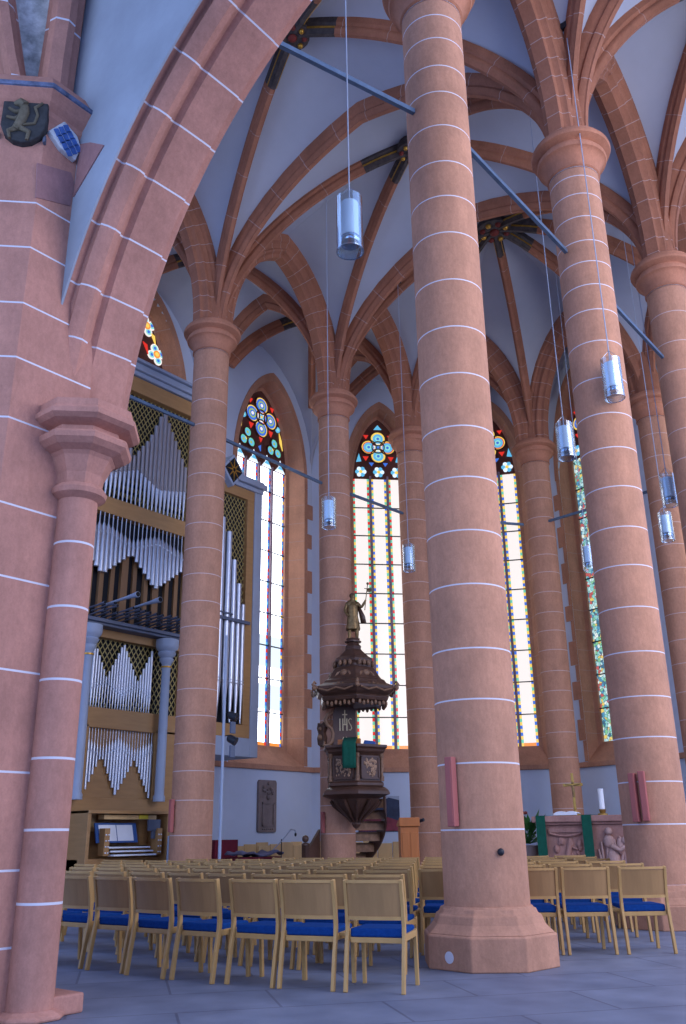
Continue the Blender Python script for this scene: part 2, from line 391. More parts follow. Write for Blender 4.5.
mb = MB(); mb.box((-24,-16,-.3),(26,20,0)); struct(mb.build('floor', M['floor']))

# outer walls with pointed window openings
def head(hw, spring, apex, n=14):
    """outline of the head from (-hw,spring) over (0,apex) to (hw,spring)"""
    ts = tsamp(n); L = [(-hw*t, spring+(apex-spring)*g(t)) for t in ts]; return L+[(-a, b) for a, b in reversed(L[:-1])]
WH = 17.6
def wall(name, P0, P1, wins, th=.9, H=WH):
    P0 = Vector((*P0, 0)); P1 = Vector((*P1, 0)); L = (P1-P0).length; ex = (P1-P0)/L; en = Vector((-ex.y, ex.x, 0))     # en points outward (left of P0->P1)
    ez = Vector((0,0,1)); mb = MB(); fr = (P0, ex, ez, en)
    x = 0
    for (c, hw, sill, spring, apex) in wins:
        mb.poly_prism([(x,0),(c-hw,0),(c-hw,H),(x,H)], fr, 0, th)
        mb.poly_prism([(c-hw,0),(c+hw,0),(c+hw,sill),(c-hw,sill)], fr, 0, th)
        hd = head(hw, spring, apex)
        for a, b in zip(hd[:-1], hd[1:]):
            mb.poly_prism([(a[0]+c,a[1]),(b[0]+c,b[1]),(b[0]+c,H),(a[0]+c,H)], fr, 0, th)
        x = c+hw
    mb.poly_prism([(x,0),(L,0),(L,H),(x,H)], fr, 0, th)
    o = mb.build(name, M['plaster']); struct(o)
    # projecting string course below the sills
    mb = MB(); mb.poly_prism([(0,2.93),(L,2.93),(L,3.08),(0,3.08)], fr, -.09, 0)
    mb.build('string_course', M['stone'], o, bevel=.02)
    return fr
OW = dict(sill=3.08, spring=11.95, apex=15.3)
def window(idx, fr, c, gw, ow, lights, style, up=0):
    o0, ex, ez, en = fr; O = o0+ex*c; f = (O, ex, ez, en); sill, spring, apex = 3.66, 12.35, 14.95
    if style == 'four': apex = 15.1
    if up > 0: spring, apex = 12.6, 16.0
    osp, oap = OW['spring']+(.3 if up > 0 else 0), OW['apex']+up
    root = bpy.data.objects.new('window_%d' % idx, None); C.objects.link(root); struct(root)
    dep = .5
    # splayed stone surround: loft of two outlines
    def outline(hw, sl, sp, ap):
        L = [(-hw, sl, 0)]; z = sl+.5; k = 0
        zs = [3.9+.62*i for i in range(13)]
        for z in zs: L += [(-hw, z, 1), (-hw, z+.016, 0)]
        hd = head(hw, sp, ap, 16)
        Lh = []
        for i, (a, b) in enumerate(hd): Lh.append((a, b, 1 if (i % 4 == 2) else 0))
        # pale joints in the head: a thin segment after every fourth sample
        out = []
        for i, (a, b, j) in enumerate(Lh):
            out.append((a, b, j))
            if j and i+1 < len(Lh):
                a2, b2, _ = Lh[i+1]; d = max(1e-6, math.hypot(a2-a, b2-b)); out.append((a+(a2-a)*.02/d, b+(b2-b)*.02/d, 0))
        L += out
        for z in reversed(zs): L += [(hw, z+.016, 1), (hw, z, 0)]
        L.append((hw, sl, 0)); return L
    A = outline(ow+.002, OW['sill'], osp, oap); B = outline(gw+.12, sill-.12, spring-.1, apex+.1); B2 = outline(gw, sill, spring, apex)
    n = len(A); mb = MB(); vs = []
    for (L, t) in ((A, -.03), (B, dep-.04), (B2, dep+.02), (B2, dep+.2)): vs += [O+ex*a+ez*b+en*t for a, b, _ in L]
    fs = []; ml = []
    for k in range(3):
        for i in range(n):
            j = (i+1) % n; fs.append((k*n+i, k*n+j, (k+1)*n+j, (k+1)*n+i)); ml.append(A[i][2])
    mb.add(vs, fs, ml)
    # flat moulding band around the head on the wall face
    hd = head(ow, osp, oap, 16); hd2 = head(ow+.16, osp, oap+.28, 16)
    for i in range(len(hd)-1): mb.poly_prism([hd[i], hd2[i], hd2[i+1], hd[i+1]], f, -.03, .02)
    mb.build('surround', [M['stone'], M['joint_dim']], root, smooth=35)
    # toothed quoins
    mb = MB(); z = 3.1; k = 0
    while z < osp-.1:
        h = min(random.uniform(.48,.75), osp-z)
        for sg in (-1, 1):
            w = random.uniform(.34,.44) if k % 2 else .16
            if idx == 6: w *= .75
            a, b = sorted((sg*ow, sg*(ow+w))); mb.poly_prism([(a,z),(b,z),(b,z+h-.012),(a,z+h-.012)], f, -.025, .02)
        z += h; k += 1
    mb.build('quoins', M['stone'], root)
    # tracery plate, mullions
    zl = spring+.35 if style != 'four' else spring+.1
    mb = MB(); hdp = [(a, b) for a, b in head(gw+.02, spring, apex+.02) if b > zl]
    mb.poly_prism([(-gw-.02, zl)]+hdp+[(gw+.02, zl)], f, dep+.03, dep+.16)
    mb.build('tracery', M['trac'], root)
    lw = 2*gw/lights
    for i in range(1, lights):
        x = -gw+lw*i; mb = MB(); w = .042
        mb.poly_prism([(x-w,sill-.02),(x+w,sill-.02),(x+w,zl+.1),(x-w,zl+.1)], f, dep+.02, dep+.16); mb.build('mullion', M['mull'], root, bevel=.02)
    # glass of each light
    for i in range(lights):
        x0 = -gw+lw*i+(.042 if i else 0); x1 = -gw+lw*(i+1)-(.042 if i < lights-1 else 0); mb = MB(); bw = .072
        ztop = zl+.02; T = dep+.1
        def quad(a, b, c_, d, mi): mb.add([O+ex*a+ez*c_+en*T, O+ex*b+ez*c_+en*T, O+ex*b+ez*d+en*T, O+ex*a+ez*d+en*T], [(0,1,2,3)], mi)
        if style == 'medal':
            quad(x0, x1, sill, ztop, 9)
        else:
            pal = {0: [2,4,2,3,2,4], 1: [8,4,8,5,8,4], 2: [5,2,5,8,5,2]}
            pl = pal[2] if idx == 5 else pal[0] if style == 'four' else pal[1 if i % 2 == 0 else 2]
            rows = int((ztop-sill)/.105)
            for r in range(rows):
                za = sill+(ztop-sill)*r/rows; zb = sill+(ztop-sill)*(r+1)/rows
                cL = pl[(r+i) % 6]; cR = pl[(r+3+i) % 6]
                if style == 'four' and i == 3: cR = [2,5,2,4,2,3][r % 6]
                quad(x0, x0+bw, za, zb, cL); quad(x1-bw, x1, za, zb, cR)
                mid = 10 if style == 'four' or idx == 7 else 0
                if r == 0: mid = 5 if r % 2 else 7
                elif style == 'four' and (4.7 < za < 5.4 or 5.9 < za < 6.9): mid = 1
                quad(x0+bw, x1-bw, za, zb, mid)
            # thin clear stripe between border and centre
        names = ['g_white','g_bluewhite','g_blue','g_sky','g_red','g_yellow','g_green','g_orange','g_green','g_medal','g_day']
        mb.build('pane', [M[q] for q in names], root)
        # cusped head of the light: white tip with small coloured foil
        mb = MB(); xm = (x0+x1)/2; hw = (x1-x0)/2
        tip = [(xm-hw*.8, zl),(xm-hw*.45, zl+.12),(xm-hw*.18, zl+.2),(xm-hw*.2, zl+.3),(xm, zl+.42),(xm+hw*.2, zl+.3),(xm+hw*.18, zl+.2),(xm+hw*.45, zl+.12),(xm+hw*.8, zl)]
        if style == 'four': mb.poly_prism(tip, f, dep+.0, dep+.03, 0); mb.poly_prism([(xm-.12,zl+.1),(xm+.12,zl+.1),(xm,zl+.26)], f, dep-.01, dep+.0, 1)
        else:
            for k in range(6):
                a = k*math.pi/3; disc(mb, f, xm+.12*math.cos(a), zl+.24+.12*math.sin(a), [(.075, k % 2)], dep+.01)
            disc(mb, f, xm, zl+.24, [(.06, 3)], dep+.005)
        mb.build('foil_glass', [M['g_bluewhite'], M['g_sky'], M['g_red'], M['g_yellow']], root)
    # saddle bars
    zz = sill+.95; k = 0
    while zz < zl-.2:
        mb = MB(); mb.poly_prism([(-gw,zz),(gw,zz),(gw,zz+.03),(-gw,zz+.03)], f, dep+.04, dep+.08); mb.build('saddle_bar', M['leadline'], root); zz += 1.0
    # roundels of the head
    mats = [M[q] for q in ('g_blue','g_white','g_red','g_yellow','g_green','g_sky','trac','g_orange','g_teal','g_olive')]
    def roundel(x, z, r, rings):
        mb = MB(); disc(mb, f, x, z, rings, dep+.0)
        for k in range(24):
            pass
        ring(mb, f, x, z, r, .035, dep-.01, 6); mb.build('roundel', mats, root)
    if up > 0:
        for (x, z) in ((.92,14.5),(.5,15.28),(-.5,15.28),(-.92,14.5),(0,14.4),(.45,13.7),(-.45,13.7)):
            mb = MB()
            for k in range(4):
                a = math.pi/2*k+.4; disc(mb, f, x+.19*math.cos(a), z+.19*math.sin(a), [(.14,1),(.1,8),(.05,0)], dep)
            disc(mb, f, x, z, [(.12,7),(.07,3)], dep-.02); mb.build('rosette', mats, root)
        for (x, z) in ((.98,13.95),(.75,14.95),(-.98,13.95),(-.75,14.95),(.5,14.55),(-.5,14.55)):
            mb = MB(); mb.poly_prism([(x-.1,z+.16),(x+.06,z+.12),(x+.12,z-.18)], f, dep-.01, dep+.02, 3 if abs(x) > .6 else 2); mb.build('spandrel_glass', mats, root)
    elif style == 'four':
        cx, cz = 0, 14.12
        for k in range(4):
            a = math.pi/2*k+math.pi/2; roundel(cx+.42*math.cos(a), cz+.42*math.sin(a), .29, [(.28,3),(.245,0),(.16,9),(.11,0),(.06,1)])
        roundel(cx, cz, .23, [(.23,2),(.18,1),(.1,5),(.05,3)])
        for sg in (-1, 1):
            for k in range(3):
                a = math.pi/2+k*2*math.pi/3; roundel(sg*.62+.2*math.cos(a), 13.17+.2*math.sin(a), .15, [(.15,4),(.11,5),(.05,9)])
            mb = MB(); disc(mb, f, sg*.62, 13.17, [(.075,3)], dep-.015); mb.build('roundel', mats, root)
            for (px, pz, s_, mi) in ((.5,14.55,.08,2),(.45,13.66,.1,2),(.78,14.3,.06,2)):
                mb = MB(); mb.poly_prism([(sg*px-s_,pz+s_),(sg*px+s_,pz+s_),(sg*px+sg*.2*s_,pz-s_)], f, dep-.01, dep+.02, mi); mb.build('spandrel_glass', mats, root)
            mb = MB(); mb.poly_prism([(sg*.86,13.85),(sg*.98,13.6),(sg*1.04,13.25),(sg*.9,13.5)], f, dep-.01, dep+.02, 3); mb.build('spandrel_glass', mats, root)
            mb = MB(); disc(mb, f, sg*.8, 13.95, [(.1,5),(.05,8)], dep-.0); mb.build('spandrel_glass', mats, root)
        mb = MB(); mb.poly_prism([(-.09,13.42),(.09,13.42),(0,13.22)], f, dep-.01, dep+.02, 2); mb.build('spandrel_glass', mats, root)
        mb = MB(); mb.poly_prism([(-.1,13.05),(.0,13.12),(.0,12.9)], f, dep-.01, dep+.02, 0); mb.build('spandrel_glass', mats, root)
    else:
        cz = 13.86; q = .33; w4 = style == 'medal'
        for k in range(4):
            a = math.pi/2*k+math.pi/2
            if w4: roundel(q*math.cos(a), cz+q*math.sin(a), .25, [(.25,3),(.2,0),(.12,3),(.06,4)])
            else: roundel(q*math.cos(a), cz+q*math.sin(a), .25, [(.25,3),(.215,2 if k % 2 else 3),(.185,5),(.1,8),(.05,0)])
        roundel(0, cz, .2, [(.2,2),(.16,1),(.11,8),(.05,0)] if not w4 else [(.2,2),(.12,1)])
        for sg in (-1, 1):
            for (px, pz, s_, mi) in ((.42,14.27,.09,2),(.44,13.45,.1,2)):
                mb = MB(); mb.poly_prism([(sg*px-s_,pz+s_*.6),(sg*px+s_,pz+s_*.6),(sg*px,pz-s_)], f, dep-.01, dep+.02, mi); mb.build('spandrel_glass', mats, root)
            mb = MB(); mb.poly_prism([(sg*.68,13.62),(sg*.78,13.3),(sg*.6,13.33)], f, dep-.01, dep+.02, 5); mb.build('spandrel_glass', mats, root)
            mb = MB(); mb.poly_prism([(sg*.24,13.15),(sg*.33,13.28),(sg*.16,13.28)], f, dep-.01, dep+.02, 0); mb.build('spandrel_glass', mats, root)
        mb = MB(); mb.poly_prism([(-.14,14.55),(.14,14.55),(0,14.72)], f, dep-.01, dep+.02, 5); mb.build('spandrel_glass', mats, root)
    return root
def disc(mb, f, x, z, rings, t):
    o, ex, ez, en = f; n = 20
    for k, (r, mi) in enumerate(rings):
        tt = t-.004*k; c = o+ex*x+ez*z+en*tt
        mb.add([c+ex*(r*math.cos(2*math.pi*i/n))+ez*(r*math.sin(2*math.pi*i/n)) for i in range(n)]+[c+ex*(r*math.cos(2*math.pi*i/n))+ez*(r*math.sin(2*math.pi*i/n))+en*.03 for i in range(n)],
               [tuple(range(n))]+[(i, (i+1) % n, n+(i+1) % n, n+i) for i in range(n)], mi)
def ring(mb, f, x, z, r, w, t, mi):
    o, ex, ez, en = f; n = 20; c = o+ex*x+ez*z; vs = []
    for i in range(n):
        a = 2*math.pi*i/n; d = ex*math.cos(a)+ez*math.sin(a)
        vs += [c+d*r+en*(t+.04), c+d*r+en*(t-.03), c+d*(r+w)+en*(t-.03), c+d*(r+w)+en*(t+.04)]
    mb.add(vs, [(i*4+k, i*4+(k+1) % 4, ((i+1) % n)*4+(k+1) % 4, ((i+1) % n)*4+k) for i in range(n) for k in range(4)], mi)

def W(c, hw, up=0): return (c, hw, OW['sill'], OW['spring']+(.3 if up > 0 else 0), OW['apex']+up)
# walls run so that the outside lies on their left
NX = 12.7
fN = wall('wall_north', (NX, WN), (-4.4, WN), [])  if False else None
def wallrun(name, a, b, wins):    # a->b with outside on the left means interior on the right
    return wall(name, a, b, wins)
frN = wallrun('wall_north', (-4.4, WN), (NX, WN), [W(4.4+2.1,1.5), W(4.4+5.4,1.65,.8), W(4.4+10.75,1.55)])
window(1, frN, 4.4+10.75, 1.22, 1.55, 4, 'four')
window(2, frN, 4.4+5.4, 1.38, 1.65, 4, 'four', .8)
window(3, frN, 4.4+2.1, 1.2, 1.5, 4, 'four')
def seglen(a, b): return math.hypot(a[0]-b[0], a[1]-b[1])
fr1 = wallrun('wall_north_east', V0, V1, [W(seglen(V0,V1)/2+.22, 1.2, -.2)]); window(4, fr1, seglen(V0,V1)/2+.22, .9, 1.2, 3, 'three', -.2)
fr2 = wallrun('wall_east', V1, V2, [W(seglen(V1,V2)/2-.05, 1.15, -.2)]); window(5, fr2, seglen(V1,V2)/2-.05, .84, 1.15, 3, 'three', -.2)
fr3 = wallrun('wall_south_east', V2, V3, [W(1.47, .98)]); window(6, fr3, 1.47, .84, .98, 3, 'medal')
V4 = (13.6, -1.2)
fr4 = wallrun('wall_south_apse', V3, V4, [W(seglen(V3,V4)/2, 1.2)]); window(7, fr4, seglen(V3,V4)/2, .84, 1.2, 3, 'three')

# ------------------------------------------------------------------ vaults
P = COL
bay([P['near'],P['second'],P['organ'],P['back']], (2.1,4.55), 16.95)
bay([P['second'],P['third'],P['pulpit'],P['organ']], (6.4,4.55), 16.95)
bay([P['third'],P['south_apse'],P['apse_right'],P['apse_altar'],P['apse_left'],P['pulpit']], (10.3,4.5), 16.95, big=True)
bay([(-4.2,0),P['near'],P['back'],(-4.2,9.1)], (-2.1,4.55), 16.95)
bay([P['back'],P['organ'],(3.2,WN),(0,WN)], (2.0,11.15), 16.75)
bay([P['organ'],P['pulpit'],(7.7,WN),(3.2,WN)], (6.1,11.15), 16.75)
bay([P['pulpit'],P['apse_left'],V0,(7.7,WN)], (10.3,11.1), 16.75)
bay([P['apse_left'],P['apse_altar'],V1,V0], (13.95,9.7), 16.75)
bay([P['apse_altar'],P['apse_right'],V3,V2,V1], (15.9,6.0), 16.75)
bay([(0,WS),(4.22,WS),P['second'],P['near']], (2.1,-2.7), 16.75)
bay([(4.22,WS),(8.65,WS),P['third'],P['second']], (6.4,-2.75), 16.75)
bay([(8.65,WS),(12.6,WS),P['south_apse'],P['third']], (10.5,-2.7), 16.75)
bay([P['south_apse'],(12.6,WS),V4,V3,P['apse_right']], (13.6,.5), 16.75)
ARCHES = [
    ('near','second',ARCADE,'thick moulded arcade arch joining the near column and the speaker column'),
    ('second','third',ARCADE,'thick arcade arch from the column with two pink speakers to the right edge column'),
    ('organ','pulpit',ARCADE,'pointed arcade arch spanning from the organ column to the pulpit column'),
    ('pulpit','apse_left',ARCADE,'pointed arch from the pulpit column to the column right of its window'),
    ('apse_left','apse_altar',ARCADE,'pointed apse arch running behind the near column to the column behind the altar'),
    ('apse_altar','apse_right',ARCADE,'pointed apse arch right of the column behind the altar cross'),
    ('back','organ',ARCADE,'arcade arch left of the organ column, half hidden by the big left arch'),
    ('third','south_apse',ARCADE,'arcade arch leaving the right edge column toward the apse'),
    ('second','organ',TRANS,'slimmer transverse vault arch crossing the nave from the organ column to the second column'),
    ('third','pulpit',TRANS,'slimmer transverse vault arch crossing the nave from the pulpit column to the right edge column'),
]
for a, b, pr, lab in ARCHES:
    tag(arch('stone_arch', P[a], P[b], pr), lab, 'arch')
for a, b in (('organ',(3.2,WN)), ('pulpit',(7.7,WN)), ('apse_left',V0), ('apse_altar',V1), ('apse_right',V3)):
    tag(arch('stone_arch', P[a], b, TRANS, wallend=True), 'slim aisle arch from the %s to the outer wall' % {'organ':'organ column','pulpit':'pulpit column','apse_left':'column beside the pulpit window','apse_altar':'column behind the altar','apse_right':'last apse column'}[a], 'arch')
for a, b in ((P['second'],(4.22,WS)), (P['third'],(8.65,WS))):
    tag(arch('stone_arch', a, b, TRANS, wallend=True), 'south aisle cross arch leaving the %s' % ('column with two pink speakers' if a[0] < 5 else 'right edge column'), 'arch')

# ------------------------------------------------------------------ columns
def column(key, label, joints=None, base=True, conduit=False):
    x, y = COL[key]; t = thing('stone_column', label, 'column', (x, y, 0), group=None); r = .42 if key == 'second' else .41
    rnd = random.Random(key)
    if joints is None:
        joints = []; z = 1.2
        while z < 11.6: joints.append(z); z += rnd.uniform(.52,.7)
    mb = MB()
    oc = .6/math.cos(math.pi/8)
    mb.lathe([(oc*1.0,0),(oc,.27),(oc*.985,.29)], 8, ph=R(38)+math.pi/8, mi=0)
    prof8 = [(oc*.97,.29),(oc*.9,.33),(oc*.84,.37),(oc*.81,.42),(oc*.8,.44),(oc*.75,.455),(oc*.72,.5)]
    mb.lathe(prof8, 8, ph=R(38)+math.pi/8); mb.lathe([(.47,.36),(.465,.45),(.44,.49),(.425,.515)], 40)
    mb.build('base', M['stone'], t, bevel=.012)
    zs = [(.5, 1), (.515, 0)]
    for j in list(joints)+[11.79]: zs += [(j-.0075, 1), (j+.0075, 0)]
    zs.append((11.82, 0)); zs = sorted(zs); mb = MB()
    mb.lathe([(r, z) for z, _ in zs], 48, mis=[k for _, k in zs[:-1]], cap=False)
    mb.build('shaft', [M['stone'], M['joint'] if key in ('near','second') else M['joint_far']], t, smooth=40)
    mb = MB()
    prof = [(r,11.77),(r+.0,11.80),(r+.03,11.82),(r+.03,11.84),(r+.025,11.90),(r+.045,11.99),(r+.09,12.07),(r+.13,12.11),(r+.165,12.12),(r+.18,12.16),(r+.17,12.20),(r+.12,12.22),(r+.12,12.27),(r+.2,12.30),(r+.25,12.32),(r+.265,12.36),(r+.25,12.41),(r+.2,12.43),(r+.2,12.48),(r+.16,12.52),(.2,12.54)]
    mb.lathe(prof, 48, mis=[0 for i in range(len(prof)-1)])
    mb.build('capital', [M['stone_cap'], M['joint']], t, smooth=35)
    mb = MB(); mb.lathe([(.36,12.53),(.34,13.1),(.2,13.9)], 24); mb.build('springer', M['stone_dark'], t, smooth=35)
    return t
CJ = [11.5,11.09,10.61,10.17,9.62,9.05,8.52,7.98,7.31,6.67,6.06,5.4,4.79,4.18,3.59,2.92,2.41,1.8,1.19]
SJ = [11.6,11.23,10.77,10.29,9.88,9.44,8.97,8.4,7.75,7.14,6.57,5.94,5.31,4.73,4.12,3.49,2.88,2.34,1.77,1.24]
column('near', 'big round pink sandstone column nearest the viewer on an octagonal base, beside the chairs', CJ)
column('second', 'round sandstone column carrying two parallel pink speakers, right of the altar', SJ)
column('third', 'round sandstone column cut by the right picture edge high up, behind the speaker column')
column('organ', 'round sandstone column standing in front of the organ, left of the tall side window')
column('pulpit', 'round sandstone column that carries the carved pulpit')
column('apse_left', 'round sandstone column just left of the near column, right of the pulpit window')
column('apse_altar', 'slim distant sandstone column directly behind the altar cross')
column('apse_right', 'distant sandstone column with darker capital, seen between speaker column and right edge')
column('back', 'round sandstone column hidden behind the big left arch')

# iron tie rods between the columns
def rod(a, b, z, lab, za=None):
    mb = MB(); A = Vector((*a, z)); B = Vector((*b, za or z)); d = (B-A).normalized()
    s = Vector((-d.y, d.x, 0))*.028; u = Vector((0,0,.034)); vs = [A-s-u, A+s-u, A+s+u, A-s+u, B-s-u, B+s-u, B+s+u, B-s+u]
    mb.add(vs, [(0,1,2,3),(7,6,5,4),(0,4,5,1),(1,5,6,2),(2,6,7,3),(3,7,4,0)]); tag(mb.build('tie_rod', M['iron']), lab, 'tie rod')
rod((-.36,.1), (-3.9,1.28), 10.0, 'blue grey iron tie rod from the near column up to the big left arch')
rod((.35,0), (3.84,-.02), 10.17, 'iron tie rod between the near column and the column with two pink speakers')
rod((4.6,0), (8.27,0), 10.15, 'iron tie rod from the speaker column to the right edge column')
rod((.3,9.1), (3.9,9.08), 9.88, 'iron tie rod crossing in front of the upper organ pipes')
rod((4.66,9.09), (8.4,9.14), 9.86, 'iron tie rod crossing in front of the side window, organ column to pulpit column')
rod((9.15,9.1), (11.7,8.87), 9.86, 'iron tie rod crossing the window behind the pulpit statue')
rod((12.4,8.6), (14.9,6.7), 9.86, 'iron tie rod in front of the window right of the near column')
rod((15.13,6.1), (14.68,2.7), 9.86, 'iron tie rod leading right from the column behind the altar')

# ------------------------------------------------------------------ near pier, pilaster and big arch at left
pier = thing('corner_pier', 'massive octagonal pink stone pier with painted shields at the left picture edge', 'pier', (-4.3,2.42,0))
def pier_ring(d):
    k = .4142; P_ = [(-5.4-d,1.98-k*d),(-4.75-k*d,1.33-d),(-4.02,1.33-d),(-4.02,3.4),(-4.75,3.4+d),(-5.4-d,2.9)]
    return [(x+4.3,y-2.42) for x, y in P_]
def pier_loft(mb, prof, mis=None):
    vs = []; fs = []; ml = []; n = 6
    for d, z in prof: vs += [(x,y,z) for x, y in pier_ring(d)]
    for i in range(len(prof)-1):
        for k in range(n): fs.append((i*n+k, i*n+(k+1) % n, (i+1)*n+(k+1) % n, (i+1)*n+k)); ml.append(mis[i] if mis else 0)
    fs.append(tuple(range(n-1,-1,-1))); ml.append(0); L = (len(prof)-1)*n; fs.append(tuple(range(L,L+n))); ml.append(0)
    mb.add(vs, fs, ml)
mb = MB(); pj = [.45,.95,1.62,2.35,3.05,3.63,4.35,4.9,5.42,5.98,6.45]
zs = [(0,0)]
for j in pj: zs += [(j-.008,1),(j+.008,0)]
zs.append((7.46,0)); pier_loft(mb, [(0,z) for z,_ in zs], [k for _,k in zs[:-1]]); mb.build('shaft', [M['stone_near'], M['joint']], pier)
mb = MB(); pier_loft(mb, [(0,7.38),(.03,7.42),(.035,7.47),(.09,7.52),(.13,7.57),(.16,7.6),(.16,7.65),(.03,7.86),(-.2,7.9)]); mb.build('capital', M['stone_near'], pier)
mb = MB(); pier_loft(mb, [(.155,7.602),(.175,7.61),(.175,7.65),(.16,7.67)]); mb.build('blue_band', M['band'], pier)
# worn patches: a recess infill on the south face
f_s = (Vector((-4.3,1.33,0))-pier.location, Vector((1,0,0)), Vector((0,0,1)), Vector((0,-1,0)))
mb = MB(); mb.poly_prism([(-.46,6.5),(-.12,6.62),(-.1,6.88),(-.15,6.98),(-.49,6.86)], f_s, -.01, .006); mb.build('stone_patch', M['stone_fade'], pier)
# shields with their hanging band, carved on two faces
f_w = (Vector((-4.3,2.42,0))+Vector((-1,-1,0)).normalized()*1.09-pier.location, Vector((1,-1,0)).normalized(), Vector((0,0,1)), Vector((-1,-1,0)).normalized())
def shield(fr_, cx, cz, w, h):
    return [(cx-w,cz+h),(cx+w,cz+h),(cx+w,cz-.25*h),(cx+w*.8,cz-.65*h),(cx+w*.4,cz-.92*h),(cx,cz-h),(cx-w*.4,cz-.92*h),(cx-w*.8,cz-.65*h),(cx-w,cz-.25*h)]
LX, LZ = .27, 7.3
mb = MB(); mb.poly_prism(shield(f_w, LX, LZ, .2, .25), f_w, -.02, .07); sh = mb.build('lion_shield', M['shield_black'], pier, bevel=.012); sh['label'] = 'dark shield with a pale rampant lion'
mb = MB(); o_, ex_, ez_, en_ = f_w
def lp(pts, r): mb.tube([o_+ex_*(LX+a)+ez_*(LZ+b)+en_*.075 for a, b in pts], r, 6)
lp([(-.06,-.12),(-.02,-.02),(.0,.08),(.0,.15)], [.035,.045,.05,.035]); lp([(0,.15),(-.05,.19),(-.1,.17)], [.05,.045,.02])
lp([(0,.1),(-.08,.08),(-.14,.12)], [.025,.02,.015]); lp([(0,.05),(-.08,.0),(-.15,.02)], [.025,.02,.015])
lp([(-.04,-.1),(-.12,-.14),(-.1,-.22)], [.03,.022,.015]); lp([(-.02,-.1),(.06,-.14),(.05,-.23)], [.03,.022,.015])
lp([(0,-.06),(.1,-.04),(.12,.06),(.09,.14),(.15,.2)], [.015,.014,.014,.018,.012])
mb.build('lion_relief', M['lion'], sh, smooth=60)
mb = MB(); cx, cz, w, h = .05-.0, 7.28, .17, .17
o_, ex_, ez_, en_ = f_s
cx = -.27
out = [(cx-.17,cz-.04),(cx-.03,cz+.17),(cx+.12,cz+.1),(cx+.17,cz+.0),(cx+.13,cz-.18),(cx-.03,cz-.15)]
mb.poly_prism(out, f_s, -.02, .05, 0); lz = mb.build('lozenge_shield', [M['shield_white']], pier, bevel=.01); lz['label'] = 'tilted shield with blue and white lozenges'
mb = MB()
for i in range(-4,5):
    for j in range(-5,6):
        a = cx+i*.045; b = cz+j*.05+.1*(i*.045)
        pts = [(a-.043,b+.01),(a-.0,b+.048),(a+.043,b-.01),(a+.0,b-.048)]
        def inside(px, py):
            c_ = False; n = len(out)
            for k in range(n):
                x1,y1 = out[k]; x2,y2 = out[(k+1) % n]
                if (y1 > py) != (y2 > py) and px < (x2-x1)*(py-y1)/(y2-y1)+x1: c_ = not c_
            return c_
        if (i+j) % 2 == 0 and sum(inside(*q) for q in pts) >= 3: mb.poly_prism(pts, f_s, .05, .056, 0)
mb.build('blue_lozenges', M['shield_blue'], lz)
mb = MB(); mb.poly_prism([(-.5,7.25),(LX-.215,7.19),(LX-.215,7.13),(-.5,7.2)], f_w, -.01, .04); mb.poly_prism([(LX+.2,7.17),(.45,7.14),(.45,7.09),(LX+.2,7.1)], f_w, -.01, .04); mb.build('hanging_band', M['grey_d'], pier)

# ribs of the lower aisle vault rising from the pier, with painted web
mb = MB(); path = []
pts = [(-4.52,1.66,7.7),(-4.52,1.66,8.2),(-4.52,1.64,8.8),(-4.55,1.58,9.4),(-4.7,1.35,10.1),(-5.0,.8,10.7),(-5.6,0,11.1),(-6.2,-.9,11.3)]
for i, p in enumerate(pts):
    tg = (Vector(pts[min(i+1,len(pts)-1)])-Vector(pts[max(i-1,0)])).normalized(); sd = Vector((.77,.6,0)).cross(Vector((0,0,1))).normalized(); sd = Vector((.8,-.55,0)).normalized()
    inn = sd.cross(tg); inn = inn if inn.dot(Vector((-1,-1,-.5))) > 0 else -inn; path.append((Vector(p), inn, sd))
cl = MB()
grid = []
for i, p in enumerate(pts):
    q = [Vector((-4.36,p[1]-.05,p[2])) if p[0] > -4.6 else Vector((p[0]+.3,p[1]-.1,p[2]+.1)), Vector((p[0],p[1]+.1,p[2]+.02)), Vector((p[0]-.7,p[1]+.55+.02*i,p[2]+.3)), Vector((p[0]-1.6,p[1]+.9+.1*i,p[2]+.4)), Vector((p[0]-2.6,p[1]+1.3+.2*i,p[2]+.1))]
    grid += q
NQ = 5
cl.add(grid, [(i*5+k, i*5+k+1, (i+1)*5+k+1, (i+1)*5+k) for i in range(len(pts)-1) for k in range(4)])
pw = struct(cl.build('ceiling', M['painted_web'], smooth=50, solid=.1))
sweep(mb, path, [(-.17,-.1),(-.17,.08),(-.1,.14),(-.12,.22),(-.06,.28),(.06,.28),(.12,.22),(.1,.14),(.17,.08),(.17,-.1)], joint=.8); mb.build('rib', [M['stone_near'], M['joint']], pw, smooth=40)
mb = MB(); path2 = [(a+Vector((-.22,.16,.0))+Vector((-.12,.07,0))*i, b, c) for i, (a, b, c) in enumerate(path)]
sweep(mb, path2, RIB, joint=.8); mb.build('rib', [M['stone_near'], M['joint']], pw, smooth=40)

# lower vault of the nave aisle over the viewer's place
mb = MB(); nn = 12; vs = []
for i in range(nn+1):
    for j in range(nn+1):
        tx = -1+2*i/nn; ty = -1+2*j/nn; vs.append((-9.6+5.2*tx, -3.2+6.2*ty, 10.2+2.2*(1-max(abs(tx),0)**2*.9*1)*(1-.25*ty*ty)+.0))
mb.add(vs, [(i*(nn+1)+j, i*(nn+1)+j+1, (i+1)*(nn+1)+j+1, (i+1)*(nn+1)+j) for i in range(nn) for j in range(nn)]); struct(mb.build('ceiling', M['web'], smooth=50, solid=.12))
